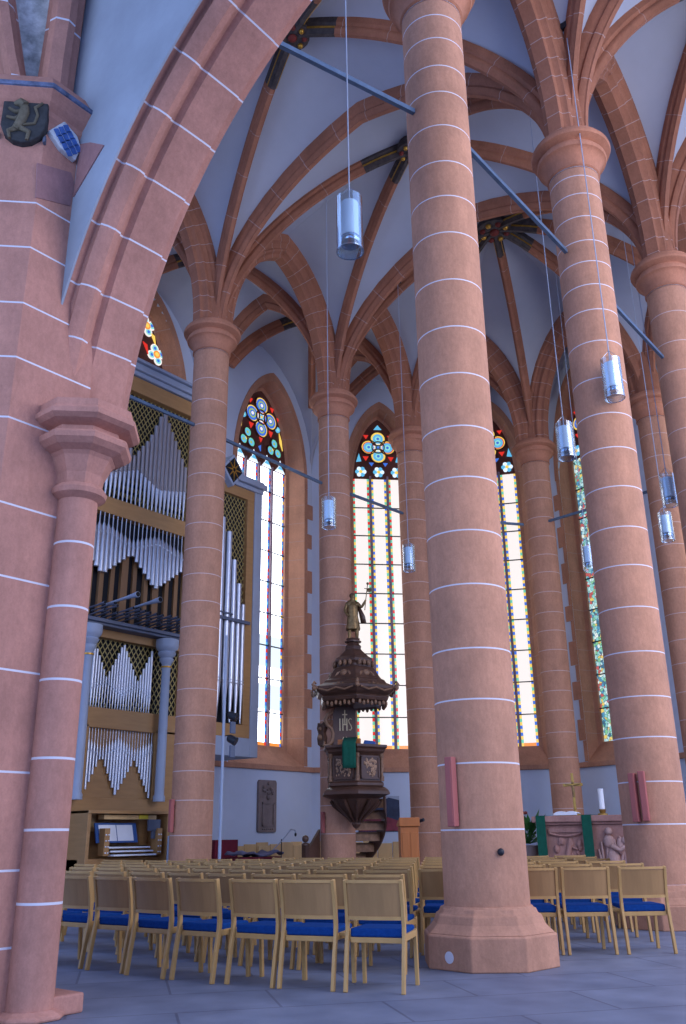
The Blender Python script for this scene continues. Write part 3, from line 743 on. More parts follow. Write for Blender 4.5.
# pilaster
pil = thing('pilaster', 'slim round pilaster with polygonal capital carrying the big left arch', 'pilaster', (-4.075,1.27,0)); r = .16; mb = MB()
zs = [(.0,0),(.03,1),(.05,0)]
for j in [.73,1.22,1.72,2.3,2.87,3.4]: zs += [(j-.009,1),(j+.009,0)]
zs.append((3.95,0)); mb.lathe([(r,z) for z,_ in zs], 32, mis=[k for _,k in zs[:-1]]); mb.build('shaft', [M['stone_near'], M['joint']], pil, smooth=40)
mb = MB(); mb.lathe([(r,3.78),(r+.06,3.82),(r+.07,3.86),(r+.04,3.9)], 32); mb.lathe([(r+.02,3.87),(r+.04,4.0),(r+.1,4.13),(r+.2,4.24)], 8, ph=math.pi/8)
mb.lathe([(r+.13,4.16),(r+.2,4.19),(r+.25,4.23),(r+.26,4.27),(r+.24,4.295),(r+.17,4.32),(r+.17,4.36),(r+.27,4.39),(r+.315,4.42),(r+.32,4.46),(r+.295,4.48),(r+.275,4.5),(r+.275,4.56),(r+.12,4.57)], 8, ph=math.pi/8); mb.build('capital', M['stone_near'], pil)
mb = MB(); mb.box((-.1,.03,0),(.185,.35,4.2)); mb.build('respond', M['stone_near'], pil, bevel=.03)
mb = MB(); mb.lathe([(.25,0),(.25,.03),(.2,.05),(.18,.06)], 8, ph=math.pi/8); mb.box((.02,-.12,0),(.36,.3,.13)); mb.build('base', M['stone_near'], pil, bevel=.015)
# big arch: centre at y=-3.26, z=4.3 in the plane x=-4, intrados radius 4.55
CY, CZ, RI = -3.143, 4.3, 4.5; AY = -2.5
aend = math.acos((AY-CY)/RI); path = []; N = 40
def apath(sgn):
    out = []
    for i in range(N+1):
        a = aend*i/N; y = CY+RI*math.cos(a); z = CZ+RI*math.sin(a)
        if sgn < 0: y = 2*AY-y
        c = Vector((-4, (CY if sgn > 0 else 2*AY-CY), CZ)); p = Vector((-4,y,z)); out.append((p, (c-p).normalized(), Vector((1,0,0))))
    return out
bp = [(-.385,-.45),(-.385,-.17),(-.36,-.16),(-.3,-.17),(-.285,-.14),(-.3,-.1),(-.26,-.045),(-.19,-.02),(-.12,-.045),(-.1,-.09),(-.06,-.1),(-.03,-.07),(-.02,-.05),(.26,0),(.33,.0),(.34,-.05),(.42,-.05),(.42,-.75)]
mb = MB(); full = apath(1)+[(a,b,c) for a,b,c in reversed(apath(-1))][1:]
sweep(mb, full, bp, joint=.56, jw=.008, jphase=.9)
tag(mb.build('stone_arch', [M['stone_near'], M['joint']], smooth=35), 'big pink stone arch sweeping across the upper left, rising from the pilaster', 'arch')
# wall above the arch
fw_ = (Vector((-4.40,0,0)), Vector((0,1,0)), Vector((0,0,1)), Vector((1,0,0))); mb = MB()
ys = [p[0].y for p in full]; RE = RI+.2
def lap(p):                                                # the plaster laps over the outer fillet, more so towards the crown
    a = math.degrees(math.atan2(p[0].z-CZ, abs(p[0].y-AY)+AY-CY)); T = [(0,.21),(11,.175),(18,.145),(38,.12),(60,.1),(91,.09)]
    for (x0, v0), (x1, v1) in zip(T[:-1], T[1:]):
        if x0 <= a <= x1: return v0+(v1-v0)*(a-x0)/(x1-x0)
    return .21
def outline_wall(fn): return [(2.3,4.0)]+[(p[0].y-p[1].y*fn(p), p[0].z-p[1].z*fn(p)) for p in full]+[(-7.4,4.0)]
for fn, t0, t1 in ((lap, 0, .02), (lambda p: .28, .02, .72)):      # plaster skin over the core of the wall
    e_ = outline_wall(fn)
    for a, b in zip(e_[:-1], e_[1:]):
        if abs(a[0]-b[0]) > 1e-4: mb.poly_prism([(a[0],a[1]),(b[0],b[1]),(b[0],13),(a[0],13)], fw_, t0, t1)
struct(mb.build('wall_west', M['dim_plaster']))
mb = MB(); mb.poly_prism([(-7.3,0),(-6.3,0),(-6.3,4.4),(-7.3,4.4)], fw_, -.1, .8); tag(mb.build('corner_pier', M['stone_near'], bevel=.03), 'stone pier at the far foot of the big left arch', 'pier')
mb = MB(); mb.poly_prism([(1.31,6.72),(1.29,7.32),(1.12,7.24),(.9,7.08)], fw_, -.012, .0); struct(mb.build('trim_1', M['stone_fade']))

# ------------------------------------------------------------------ fittings on the columns
CAMP = Vector((-8.066,-4.758,0))
def on_col(key, off):
    """frame on a column face at lateral offset off (m, right positive) as seen from the nave side"""
    c = Vector((*COL[key],0)); d = (CAMP-c).normalized(); rt = Vector((-d.y,d.x,0)); a = math.asin(max(-1,min(1,off/.41)))
    n = d*math.cos(a)+rt*math.sin(a); return (c+n*.41, Vector((-n.y,n.x,0)), Vector((0,0,1)), n)
def spk(key, off, z0, z1, lab, w=.042):
    f = on_col(key, off); t = thing('column_speaker', lab, 'speaker', f[0]+Vector((0,0,z0))); g0 = (Vector((0,0,-z0)), f[1], f[2], f[3])
    mb = MB(); mb.poly_prism([(-w,z0),(w,z0),(w,z1),(-w,z1)], g0, .02, .1); mb.build('housing', M['speaker'], t, bevel=.008)
    mb = MB(); mb.poly_prism([(-w*.7,z0+.04),(w*.7,z0+.04),(w*.7,z1-.04),(-w*.7,z1-.04)], g0, .1, .106); mb.build('front_grille', M['speaker'], t)
    mb = MB(); mb.poly_prism([(-.02,z0+.1),(.02,z0+.1),(.02,z0+.16),(-.02,z0+.16)], g0, -.01, .03); mb.poly_prism([(-.02,z1-.16),(.02,z1-.16),(.02,z1-.1),(-.02,z1-.1)], g0, -.01, .03); mb.build('bracket', M['black_metal'], t)
spk('near', -.235, 1.22, 1.86, 'slim pink column speaker on the left side of the near column')
spk('second', -.19, 1.27, 1.88, 'left one of two parallel pink speakers on the second column')
spk('second', -.085, 1.28, 1.9, 'right one of two parallel pink speakers on the second column')
spk('organ', -.34, 1.26, 1.86, 'slim pink speaker on the column in front of the organ')
spk('pulpit', -.3, 1.22, 1.68, 'slim pink speaker on the column under the pulpit', .035)
f = on_col('near', .15); mb = MB(); mb.ball(f[0]+Vector((0,0,.99))+f[3]*.02, .034); mb.tube([f[0]+Vector((0,0,.99))-f[3]*.01, f[0]+Vector((0,0,.99))+f[3]*.03], .02)
tag(mb.build('wall_socket', M['black_metal'], smooth=50), 'small round black socket on the near column', 'socket')
a = R(38+135); n_ = Vector((math.cos(a),math.sin(a),0)); mb = MB(); mb.tube([n_*.597+Vector((0,0,.11)), n_*.604+Vector((0,0,.11))], .05, 20)
near_col = next(o for o in C.objects if o.name == 'stone_column'); mb.build('white_patch', M['joint'], near_col)

# ------------------------------------------------------------------ pendant lamps
def make_lamp(loc, ztop, label, s=1.0):
    t = thing('pendant_lamp', label, 'lamp', loc, group=None)
    h = .36*s; mb = MB(); mb.lathe([(.15,-h),(.15,h)], 28, cap=False); mb.lathe([(.143,-h),(.143,h)], 28, cap=False)
    mb.build('glass_shade', M['glass'], t, smooth=60)
    mb = MB(); mb.lathe([(.1,-h*.45),(.1,h*.8),(.06,h*.82)], 24); mb.build('diffuser', M['lamp_white'], t, smooth=40)
    mb = MB(); mb.lathe([(.115,-h*.72),(.125,-h*.68),(.125,-h*.55),(.1,-h*.46)], 24); mb.build('reflector', M['chrome'], t, smooth=40)
    mb = MB(); mb.lathe([(.15,-h),(.156,-h),(.156,-h*.97),(.15,-h*.97)], 28, cap=False); mb.build('rim', M['chrome'], t, smooth=40)
    mb = MB()
    for k in range(3):
        a = k*2*math.pi/3; mb.tube([(.145*math.cos(a),.145*math.sin(a),h),(0,0,h+.16)], .004, 5)
    mb.build('suspension_wires', M['chrome'], t)
    mb = MB(); mb.tube([(0,0,h*.8),(0,0,ztop-loc[2])], .009, 6); mb.build('cable', M['grey'], t)
    mb = MB(); mb.box((-.05,-.09,ztop-loc[2]-.1),(.05,.09,ztop-loc[2]+.02)); mb.build('ceiling_hook', M['black_metal'], t, bevel=.01)
for x, y, lab in ((-1.57,.29,'largest glass cylinder pendant lamp, hanging left of the near column'),
                  (3.8,-.52,'glass cylinder pendant lamp in front of the column with two pink speakers'),
                  (5.42,1.03,'glass cylinder pendant lamp left of the speaker column, above the altar side'),
                  (8.99,.62,'upper one of two glass pendant lamps near the right edge'),
                  (11.22,1.36,'lower one of two glass pendant lamps near the right edge'),
                  (5.52,6.51,'glass pendant lamp in front of the pulpit column, over the pulpit'),
                  (9.32,7.1,'small glass pendant lamp just left of the near column'),
                  (12.22,3.69,'farthest glass pendant lamp, before the colourful window beside the speaker column')):
    if x == 8.99: y = .5
    make_lamp((x,y,7.6), web_z(x,y) or 16, lab, .92 if x > 0 else 1.0)

# ------------------------------------------------------------------ chairs
chair = thing('church_chair', 'x', 'chair')
def bar(mb, pts, w, d, wv=Vector((1,0,0))):
    """rectangular bar through pts (w along wv, d across)"""
    vs = []; fs = []; pts = [Vector(p) for p in pts]; n = len(pts)
    for i, p in enumerate(pts):
        tg = (pts[min(i+1,n-1)]-pts[max(i-1,0)]).normalized(); dv = tg.cross(wv).normalized()
        vs += [p-wv*w/2-dv*d/2, p+wv*w/2-dv*d/2, p+wv*w/2+dv*d/2, p-wv*w/2+dv*d/2]
    for i in range(n-1):
        for k in range(4): fs.append((i*4+k, i*4+(k+1) % 4, (i+1)*4+(k+1) % 4, (i+1)*4+k))
    fs += [(3,2,1,0), tuple(range((n-1)*4,n*4))]; mb.add(vs, fs)
for sx in (-1, 1):
    mb = MB(); x = sx*.235; bar(mb, [(x,0,0),(x,.035,.22),(x,.07,.4),(x,.075,.47),(x,.06,.62),(x,.02,.815)], .028, .042); mb.build('rear_leg', M['wood_chair'], chair, bevel=.004)
    mb = MB(); bar(mb, [(sx*.225,.48,0),(sx*.225,.455,.42)], .03, .036); mb.build('front_leg', M['wood_chair'], chair, bevel=.004)
    mb = MB(); bar(mb, [(sx*.225,.09,.38),(sx*.225,.455,.39)], .024, .05); mb.build('side_rail', M['wood_chair'], chair, bevel=.004)
for a_, b_ in (((-.215,.455,.36),(.215,.475,.4)), ((-.215,.075,.345),(.215,.092,.385))): mb = MB(); mb.box(a_, b_); mb.build('cross_rail', M['wood_chair'], chair, bevel=.004)
mb = MB(); vs = []; fs = []
K = 8
for i in range(K+1):                                     # gently curved plywood back panel
    x = -.222+.444*i/K; cv = -.028*(1-(x/.222)**2)
    for z, y0 in ((.535,.066),(.66,.048),(.785,.022)):
        vs += [(x, y0+cv-.006, z), (x, y0+cv+.006, z)]
for i in range(K):
    for j in range(2):
        a = i*6+j*2; b = a+6; fs += [(a,b,b+2,a+2), (a+1,a+3,b+3,b+1)]
    a = i*6; fs += [(a,a+1,a+7,a+6),(a+4,a+10,a+11,a+5)]
fs += [(0,2,3,1),(2,4,5,3),(K*6,K*6+1,K*6+3,K*6+2),(K*6+2,K*6+3,K*6+5,K*6+4)]
mb.add(vs, fs); mb.build('backrest', M['wood_back'], chair, smooth=40)
for (z0, z1, y) in ((.79,.813,.02),(.515,.542,.067)):
    mb = MB()
    for i in range(K):
        x0 = -.235+.47*i/K; x1 = -.235+.47*(i+1)/K; c0 = -.028*(1-(x0/.235)**2); c1 = -.028*(1-(x1/.235)**2)
        w = .012; vs = [(x0,y+c0-w,z0),(x1,y+c1-w,z0),(x1,y+c1+w,z0),(x0,y+c0+w,z0),(x0,y+c0-w,z1),(x1,y+c1-w,z1),(x1,y+c1+w,z1),(x0,y+c0+w,z1)]
        mb.add(vs, [(0,3,2,1),(4,5,6,7),(0,1,5,4),(1,2,6,5),(2,3,7,6),(3,0,4,7)])
    mb.build('back_rail', M['wood_chair'], chair, smooth=40)
mb = MB(); mb.box((-.218,.085,.385),(.218,.485,.452)); mb.build('seat', M['seat'], chair, bevel=.016)
mb = MB(); mb.box((-.335,.15,.385),(-.225,.2,.41)); mb.build('link_bracket', M['wood_chair'], chair, bevel=.004)
TH = R(51.3); OX, OY = 1.33, 9.27
def W2(X, Y):
    dx, dy = X-OX, Y-OY; return (dx*math.cos(TH)+dy*math.sin(TH), -dx*math.sin(TH)+dy*math.cos(TH))
ORD = ['nearest','second','third','fourth','fifth','sixth','seventh','farthest']
NTH = ['first','second','third','fourth','fifth','sixth','seventh','eighth','ninth','tenth','eleventh','twelfth']
used = [False]
def put_chair(X, Y, a, lab, group):
    u, v = W2(X, Y)
    for k, (cx, cy) in COL.items():
        if k == 'west_s': continue
        hx, hy = u+.27*math.cos(R(a-51.3+90)), v+.27*math.sin(R(a-51.3+90))
        if math.hypot(hx-cx, hy-cy) < .93: return False
    o = chair if not used[0] else copy_tree(chair)
    used[0] = True; o.location = (u, v, 0); o.rotation_euler.z = R(a-51.3)
    o['label'] = lab; o['group'] = group; return True
row0 = [(.18,7.7,-18),(-.34,7.9,-23),(-.84,8.13,-30),(-1.34,8.43,-34),(-1.81,8.77,-35.5),(-2.27,9.1,-35),(-2.75,9.46,-36),(-3.22,9.82,-37),(-3.68,10.19,-38),(-4.13,10.57,-39),(-4.57,10.96,-40)]
for k in range(8):
    n = min(len(row0), 8+(k+1)//2); c = 0
    for i in range(n):
        X, Y, a = row0[i]; X += .1*k; Y += 1.08*k
        if Y > 16.6 or X < -.37*Y-.3: continue
        j = random.Random(k*31+i)
        if put_chair(X+j.uniform(-.015,.015), Y+j.uniform(-.03,.03), a+j.uniform(-1.5,1.5), 'blue seated wooden chair, %s from aisle in %s row left of near column' % (NTH[c], ORD[k]), 'chairs in curved rows left of the near column'): c += 1
rowR = [(3.03,9.82,1),(2.44,9.82,-1),(1.91,9.85,-3),(1.4,9.9,-6),(.98,9.95,-9)]
for k in range(6):
    c = 0
    for i, (X, Y, a) in enumerate(rowR):
        X += .1*k+(.03*i if False else 0); Y += 1.05*k
        if k == 0 and i == 3: continue
        if put_chair(X, Y, a, 'blue seated wooden chair, %s from right in %s row right of near column' % (NTH[c], ORD[k]), 'chairs in rows right of the near column'): c += 1

# ------------------------------------------------------------------ organ
def frame_x(v): return (Vector((0,v,0)), Vector((1,0,0)), Vector((0,0,1)), Vector((0,-1,0)))
FV = 11.2
org = thing('pipe_organ', 'tall pipe organ with oak and grey case on the left behind the organ column', 'organ', (4.3,FV,0))
OL = Vector((-4.3,-FV,0)); fo = (Vector((-4.3,0,0)), Vector((1,0,0)), Vector((0,0,1)), Vector((0,-1,0)))
def rect(mb, x0, z0, x1, z1, t0, t1, mi=0): mb.poly_prism([(x0,z0),(x1,z0),(x1,z1),(x0,z1)], fo, t0, t1, mi)
X0, X1 = 2.0, 5.95
mb = MB(); rect(mb, X0, 0, X1, 1.95, -1.6, 0); rect(mb, X0, 1.95, 3.28, 3.42, -1.6, 0); rect(mb, 5.05, 1.95, X1, 3.42, -1.6, 0); rect(mb, X0, 3.36, X1, 3.78, -1.6, 0); rect(mb, 3.28, 1.95, 5.05, 3.4, -1.6, -.12)
rect(mb, X0, 5.28, X1, 5.46, -1.6, 0); rect(mb, X0, 8.12, X1, 8.52, -1.6, 0); rect(mb, X0, 11.42, X1, 11.82, -1.6, 0)
rect(mb, X0, 3.78, 2.9, 11.5, -1.6, -.2); rect(mb, 5.72, 3.78, X1, 11.5, -1.6, -.02)
mb.build('case', M['wood_org'], org, bevel=.01)
mb = MB(); rect(mb, 2.9, 3.7, 5.72, 11.5, -1.6, -.2); mb.build('dark_interior', M['black'], org)
mb = MB(); rect(mb, X0-.1, 11.84, X1+.1, 11.96, -1.6, .06); rect(mb, X0-.1, 11.96, X1+.1, 12.08, -1.6, .14); rect(mb, X0-.1, 12.08, X1+.1, 12.16, -1.6, .1); rect(mb, X0-.1, 12.16, X1+.1, 12.24, -1.6, .2)
mb.build('cornice', M['grey'], org, bevel=.02)
mb = MB(); rect(mb, X0, 5.46, X1, 5.52, -1.2, .28); rect(mb, X0, 5.52, X1, 5.6, -1.2, .34); mb.build('ledge', M['grey_d'], org, bevel=.015)
for x in (2.96, 5.08):
    mb = MB(); mb.lathe([(.13,1.9),(.13,2.0),(.105,2.04),(.095,4.76),(.115,4.8),(.095,4.85),(.12,4.9),(.16,4.96),(.16,5.0),(.13,5.02),(.19,5.08),(.21,5.13),(.18,5.16),(.24,5.22),(.26,5.28),(.26,5.43),(.2,5.45)], 20, (x-4.3,-.2,0)); mb.build('case_column', M['grey'], org, smooth=35)
    mb = MB(); mb.lathe([(.118,4.79),(.124,4.81),(.118,4.83)], 20, (x-4.3,-.2,0)); mb.build('gilt_ring', M['gold'], org, smooth=35)
def lattice(mb, x0, z0, x1, z1, t, step=.13, w=.009):
    k = x0-(z1-z0)/1.5
    while k < x1:
        for sg in (1,-1):
            pts = []
            a0, a1 = (k, k+(z1-z0)/1.5)
            s0, s1 = max(a0,x0), min(a1,x1)
            if s1-s0 > .02:
                if sg > 0: za, zb = z0+(s0-a0)*1.5, z0+(s1-a0)*1.5
                else: za, zb = z1-(s0-a0)*1.5, z1-(s1-a0)*1.5
                mb.poly_prism([(s0,za-w*1.8),(s1,zb-w*1.8),(s1,zb+w*1.8),(s0,za+w*1.8)], fo, t+sg*.004, t+.012+sg*.004)
        k += step
mb = MB(); lattice(mb, 2.9, 8.6, 5.72, 11.42, -.16); mb.build('upper_lattice', M['lattice'], org)
mb = MB(); lattice(mb, 2.9, 3.8, 5.72, 5.3, -.16); mb.build('lower_lattice', M['lattice'], org)
def pipe(parent, x, z0, zm, z1, r, t=0, m_='tin', hang=False, base=None):
    """organ pipe: conical foot z0..zm, mouth, cylindrical body zm..z1 (hang: foot on top)"""
    mb = MB(); y = -t
    if not hang:
        mb.lathe([(r*.25,z0),(r,zm),(r,zm+.02)], 12, (x,y,0), mi=1); mb.lathe([(r,zm+.03),(r,z1)], 12, (x,y,0))
        mb.box((x-r*.62,y-r*1.12,zm+.0),(x+r*.62,y-r*.7,zm+.03)); mb.box((x-r*.62,y-r*1.05,zm+.08),(x+r*.62,y-r*.6,zm+.1))
    else:
        mb.lathe([(r*.25,z0),(r*.3,zm+.12),(r,zm),(r,z1)], 12, (x,y,0)); mb.box((x-r*.6,y-r*1.12,zm-.12),(x+r*.6,y-r*.7,zm-.09))
    return mb.build('organ_pipe', [M[m_], M['tin']], parent, smooth=40)
def interp(x, T):
    for (a, va), (b, vb) in zip(T[:-1], T[1:]):
        if a <= x <= b: return va+(vb-va)*(x-a)/(b-a)
    return T[0][1] if x < T[0][0] else T[-1][1]
# upper pipes
n = 22
for i in range(n):
    x = 2.98+i*(5.56-2.98)/(n-1); top = interp(x, [(2.9,10.5),(3.2,10.9),(3.95,9.75),(4.4,10.35),(4.78,11.25),(5.2,10.55),(5.6,9.9)]); mz = interp(x, [(2.9,9.0),(3.3,9.1),(4.1,9.42),(4.75,9.1),(5.2,9.2),(5.6,9.3)])
    pipe(org, x-4.3, 8.5, mz, top, interp(x, [(2.9,.06),(3.2,.064),(4.0,.046),(4.78,.066),(5.6,.05)]), -.06, 'tin_grey')
mb = MB(); mb.tube([(2.9-4.3,-.02+.12,9.0),(3.3-4.3,.1,9.1),(4.1-4.3,.1,9.42),(4.75-4.3,.1,9.1),(5.6-4.3,.1,9.3)], .02, 6); mb.build('pipe_stay', M['grey_d'], org)
# hanging pipes in the middle storey
for i in range(n):
    x = 3.0+i*(5.54-3.0)/(n-1); bot = interp(x, [(2.9,7.0),(3.3,6.68),(4.05,7.3),(4.78,6.62),(5.1,6.85),(5.6,7.25)]); zm = interp(x, [(2.9,7.7),(3.3,7.78),(4.05,7.55),(4.75,7.82),(5.6,7.6)])
    pipe(org, x-4.3, 8.13, zm, bot, interp(x, [(2.9,.056),(3.3,.062),(4.0,.044),(4.78,.062),(5.6,.046)]), -.02, 'tin', True)
for i in range(9):
    x = 3.05+i*.31; mb = MB(); w = .055 if i % 3 else .09
    rect(mb, x-w, 5.7, x+w, 7.5+.2*(i % 2), -.2, -.14+.03*(i % 2)); mb.build('wooden_pipe', M['wood_pipe'], org)
# horizontal trumpets
for i in range(30):
    x = 3.0+i*.088; big = i in (6, 13); L = 1.0 if big else (random.uniform(.42,.5) if i % 2 else random.uniform(.55,.7)); z = (6.05 if big else (5.72 if i % 2 else 5.84)); r = .065 if big else .035
    mb = MB(); mb.tube([(x-4.3,.1,z),(x-4.3,-L*.6,z+.02),(x-4.3,-L,z+.03)], [.018,r*.55,r], 10); mb.tube([(x-4.3,-L-.001,z+.03),(x-4.3,-L-.004,z+.03)], r*.85, 10, 1)
    mb.build('trumpet_pipe', [M['grey_d'] if not big else M['grey'], M['black']], org, smooth=40)
# lower storeys
n = 23
for i in range(n):
    x = 3.3+i*(4.86-3.3)/(n-1); top = interp(x, [(3.27,5.22),(3.66,4.45),(4.06,5.24),(4.5,4.45),(4.87,5.2)]); mz = interp(x, [(3.27,4.15),(3.66,4.32),(4.06,4.08),(4.5,4.3),(4.87,4.1)])
    pipe(org, x-4.3, 3.78, mz, top, interp(x, [(3.27,.034),(3.66,.022),(4.06,.034),(4.5,.022),(4.87,.034)]), -.06)
n = 23
for i in range(n):
    x = 3.34+i*(5.0-3.34)/(n-1); bot = interp(x, [(3.33,2.1),(3.68,2.8),(4.1,2.02),(4.55,2.75),(5.0,1.98)]); zm = interp(x, [(3.33,3.02),(3.68,2.9),(4.1,3.1),(4.55,2.9),(5.0,3.05)])
    pipe(org, x-4.3, 3.37, zm, bot, interp(x, [(3.33,.034),(3.68,.022),(4.1,.034),(4.55,.022),(5.0,.034)]), -.06, 'tin', True)

# right wing of the organ
FV2 = 11.2
org2 = thing('pipe_organ', 'hanging side tower of the organ with tall silver pipes, right of the organ column', 'organ', (7.1,FV2,0))
fo = (Vector((-7.1,0,0)), Vector((1,0,0)), Vector((0,0,1)), Vector((0,-1,0)))
mb = MB(); rect(mb, 6.1, 3.45, 8.06, 3.76, -1.2, 0); rect(mb, 7.75, 3.76, 8.0, 9.72, -1.2, 0); rect(mb, 6.1, 9.72, 8.06, 10.0, -1.2, 0); mb.build('case', M['wood_org'], org2, bevel=.01)
mb = MB(); rect(mb, 8.0, 3.0, 8.28, 10.0, -1.25, .03); rect(mb, 6.0, 3.0, 8.06, 3.45, -2.0, .02); mb.build('grey_frame', M['grey'], org2, bevel=.015)
mb = MB(); rect(mb, 6.1, 10.0, 8.3, 10.12, -1.2, .06); rect(mb, 6.1, 10.12, 8.36, 10.26, -1.2, .16); rect(mb, 6.1, 10.26, 8.3, 10.34, -1.2, .1); mb.build('cornice', M['grey'], org2, bevel=.02)
mb = MB(); rect(mb, 6.1, 3.7, 7.74, 9.7, -1.2, -.12); mb.build('dark_interior', M['black'], org2)
mb = MB(); lattice(mb, 6.2, 6.5, 7.75, 9.72, -.1); mb.build('lattice', M['lattice'], org2)
for x, top, r in ((6.3,9.6,.1),(6.56,9.35,.1),(6.82,8.95,.098),(7.07,8.62,.092),(7.28,7.9,.083),(7.47,7.3,.074),(7.64,6.78,.064)):
    pipe(org2, x-7.1, 3.78, 4.72, top, r, .02)
mb = MB(); rect(mb, 6.1, 6.26, 7.8, 6.34, .1, .15); rect(mb, 6.1, 6.42, 7.2, 6.46, .1, .13); mb.build('pipe_stay', M['grey_d'], org2)
fd = (Vector((-.1,0,10.3)), Vector((1,0,0)), Vector((0,0,1)), Vector((0,-1,0))); mb = MB()
mb.poly_prism([(-.4,0),(0,-.46),(.4,0),(0,.46)], fd, -.3, .2); mb.build('diamond_crest', M['grey'], org2, bevel=.02)
mb = MB(); mb.poly_prism([(-.31,0),(0,-.36),(.31,0),(0,.36)], fd, .2, .21, 1)
for k in range(8):
    a = k*math.pi/4; mb.poly_prism([(.05*math.cos(a+.5),.06*math.sin(a+.5)),(.26*math.cos(a),.32*math.sin(a)),(.05*math.cos(a-.5),.06*math.sin(a-.5))], fd, .21, .225, 0)
mb.build('star', [M['gold'], M['black']], org2)

# organ console
con = thing('organ_console', 'open oak organ console with sheet music and keyboards at the foot of the organ', 'console', (3.85,10.45,0))
fo = (Vector((-3.85,0,0)), Vector((1,0,0)), Vector((0,0,1)), Vector((0,-1,0)))
mb = MB(); rect(mb, 2.75, 0, 2.83, 1.68, -.5, .2); rect(mb, 4.72, 0, 4.8, 1.68, -.5, .2); rect(mb, 2.75, 1.62, 4.8, 1.68, -.5, .22); rect(mb, 2.75, 0, 4.8, .8, -.5, -.02); rect(mb, 2.83, .8, 4.72, 1.62, -.5, -.42); mb.build('cabinet', M['wood_org'], con, bevel=.01)
mb = MB(); rect(mb, 2.83, 1.3, 3.3, 1.62, -.42, -.3); rect(mb, 3.2, 1.52, 4.5, 1.6, -.1, .1); mb.build('music_light', M['wood_light'], con)
fm = (Vector((-.25,-.02,1.08)), Vector((1,0,0)), Vector((0,.28,.95)).normalized(), Vector((0,-.95,.28)).normalized())
mb = MB(); mb.poly_prism([(-.5,0),(.5,0),(.5,.38),(-.5,.38)], fm, 0, .03); mb.build('music_desk', M['navy'], con)
mb = MB(); mb.poly_prism([(-.42,.03),(-.01,.03),(-.01,.34),(-.42,.34)], fm, .03, .036); mb.poly_prism([(.01,.03),(.4,.03),(.4,.34),(.01,.34)], fm, .03, .036); mb.build('sheet_music', M['paper'], con)
for k in range(3):
    mb = MB(); mb.box((-.5,-.28+.1*k,.84+.07*k),(.55,-.1+.1*k,.87+.07*k)); kb = mb.build('keyboard', M['paper'], con)
    mb = MB()
    for q in range(30): mb.box((-.47+q*.034,-.2+.1*k,.87+.07*k),(-.455+q*.034,-.11+.1*k,.882+.07*k))
    mb.build('black_keys', M['black'], kb)
for sx in (-.62, .68):
    mb = MB(); mb.box((sx-.06,-.2,.85),(sx+.06,-.02,1.35)); sj = mb.build('stop_jamb', M['wood_org'], con)
    mb = MB()
    for q in range(8): mb.ball((sx-.03+.06*(q % 2),-.21,.9+.11*(q//2)), .016)
    mb.build('stop_knobs', M['paper'], sj)
mb = MB(); mb.box((.42,-.16,1.3),(.72,-.1,1.52)); mb.box((.52,-.14,1.15),(.62,-.1,1.3)); mb.build('monitor', M['grey_d'], con, bevel=.01)
mb = MB(); mb.box((.2,-.12,1.53),(.42,-.1,1.61)); mb.build('yellow_note', M['yellow'], con)
mb = MB(); mb.box((4.52,9.95,0),(4.56,10.0,1.2)); mb.box((4.58,9.93,.0),(5.3,9.97,1.17)); tag(mb.build('screen_panel', M['grey'], bevel=.008), 'pale grey screen standing between the organ console and the organ column', 'screen')

# ------------------------------------------------------------------ pulpit
pc = Vector((8.55,8.30,0)); PD = (CAMP-pc).normalized(); PA = math.atan2(PD.y, PD.x)
pul = thing('pulpit', 'carved dark wooden pulpit with canopy, hanging on a column behind the chairs', 'pulpit', pc)
ph = PA+R(4)
def oct_(mb, prof, n=6, mi=0, p=None): mb.lathe(prof, n, mi=mi, ph=ph if p is None else p)
mb = MB(); oct_(mb, [(.66,2.18),(.71,2.2),(.71,2.26),(.66,2.3),(.66,2.86),(.7,2.9),(.75,2.94),(.77,3.0),(.82,3.03),(.82,3.09),(.6,3.1)]); body = mb.build('body', M['wood_dark'], pul, bevel=.012)
for k in range(6):
    a = ph+R(60*k+30); n_ = Vector((math.cos(a),math.sin(a),0)); ex = Vector((-n_.y,n_.x,0)); fr_ = (n_*.572, ex, Vector((0,0,1)), n_)
    mb = MB(); mb.poly_prism([(-.25,2.34),(.25,2.34),(.25,2.84),(-.25,2.84)], fr_, -.01, .03)
    for (a0,b0,a1,b1) in ((-.25,2.34,.25,2.375),(-.25,2.805,.25,2.84),(-.25,2.34,-.215,2.84),(.215,2.34,.25,2.84)): mb.poly_prism([(a0,b0),(a1,b0),(a1,b1),(a0,b1)], fr_, .03, .05)
    pn = mb.build('carved_panel', M['wood_dark'], body)
    mb = MB(); rr = random.Random(k)
    for q in range(34):
        x = rr.uniform(-.18,.18); z = rr.uniform(2.41,2.77); mb.ball(fr_[0]+ex*x+Vector((0,0,z))+n_*.025, rr.uniform(.016,.034), sc=(1,1,1.3), n=6, m=5)
    for q in range(5):                                     # curling stems of the carving
        x0 = rr.uniform(-.12,.12); z0 = rr.uniform(2.48,2.7); r0 = rr.uniform(.05,.09)
        mb.tube([fr_[0]+ex*(x0+r0*(1-i*.07)*math.cos(i*.7+q))+Vector((0,0,z0+r0*(1-i*.07)*math.sin(i*.7+q)))+n_*.035 for i in range(10)], .014, 5)
    mb.build('relief', M['relief'], pn, smooth=60)
    a = ph+R(60*k); c_ = Vector((math.cos(a),math.sin(a),0))*.67; mb = MB(); mb.lathe([(.05,2.3),(.05,2.4),(.03,2.44),(.045,2.6),(.03,2.78),(.05,2.82),(.055,2.9)], 8, c_); mb.build('corner_post', M['wood_carve'], body, smooth=50)
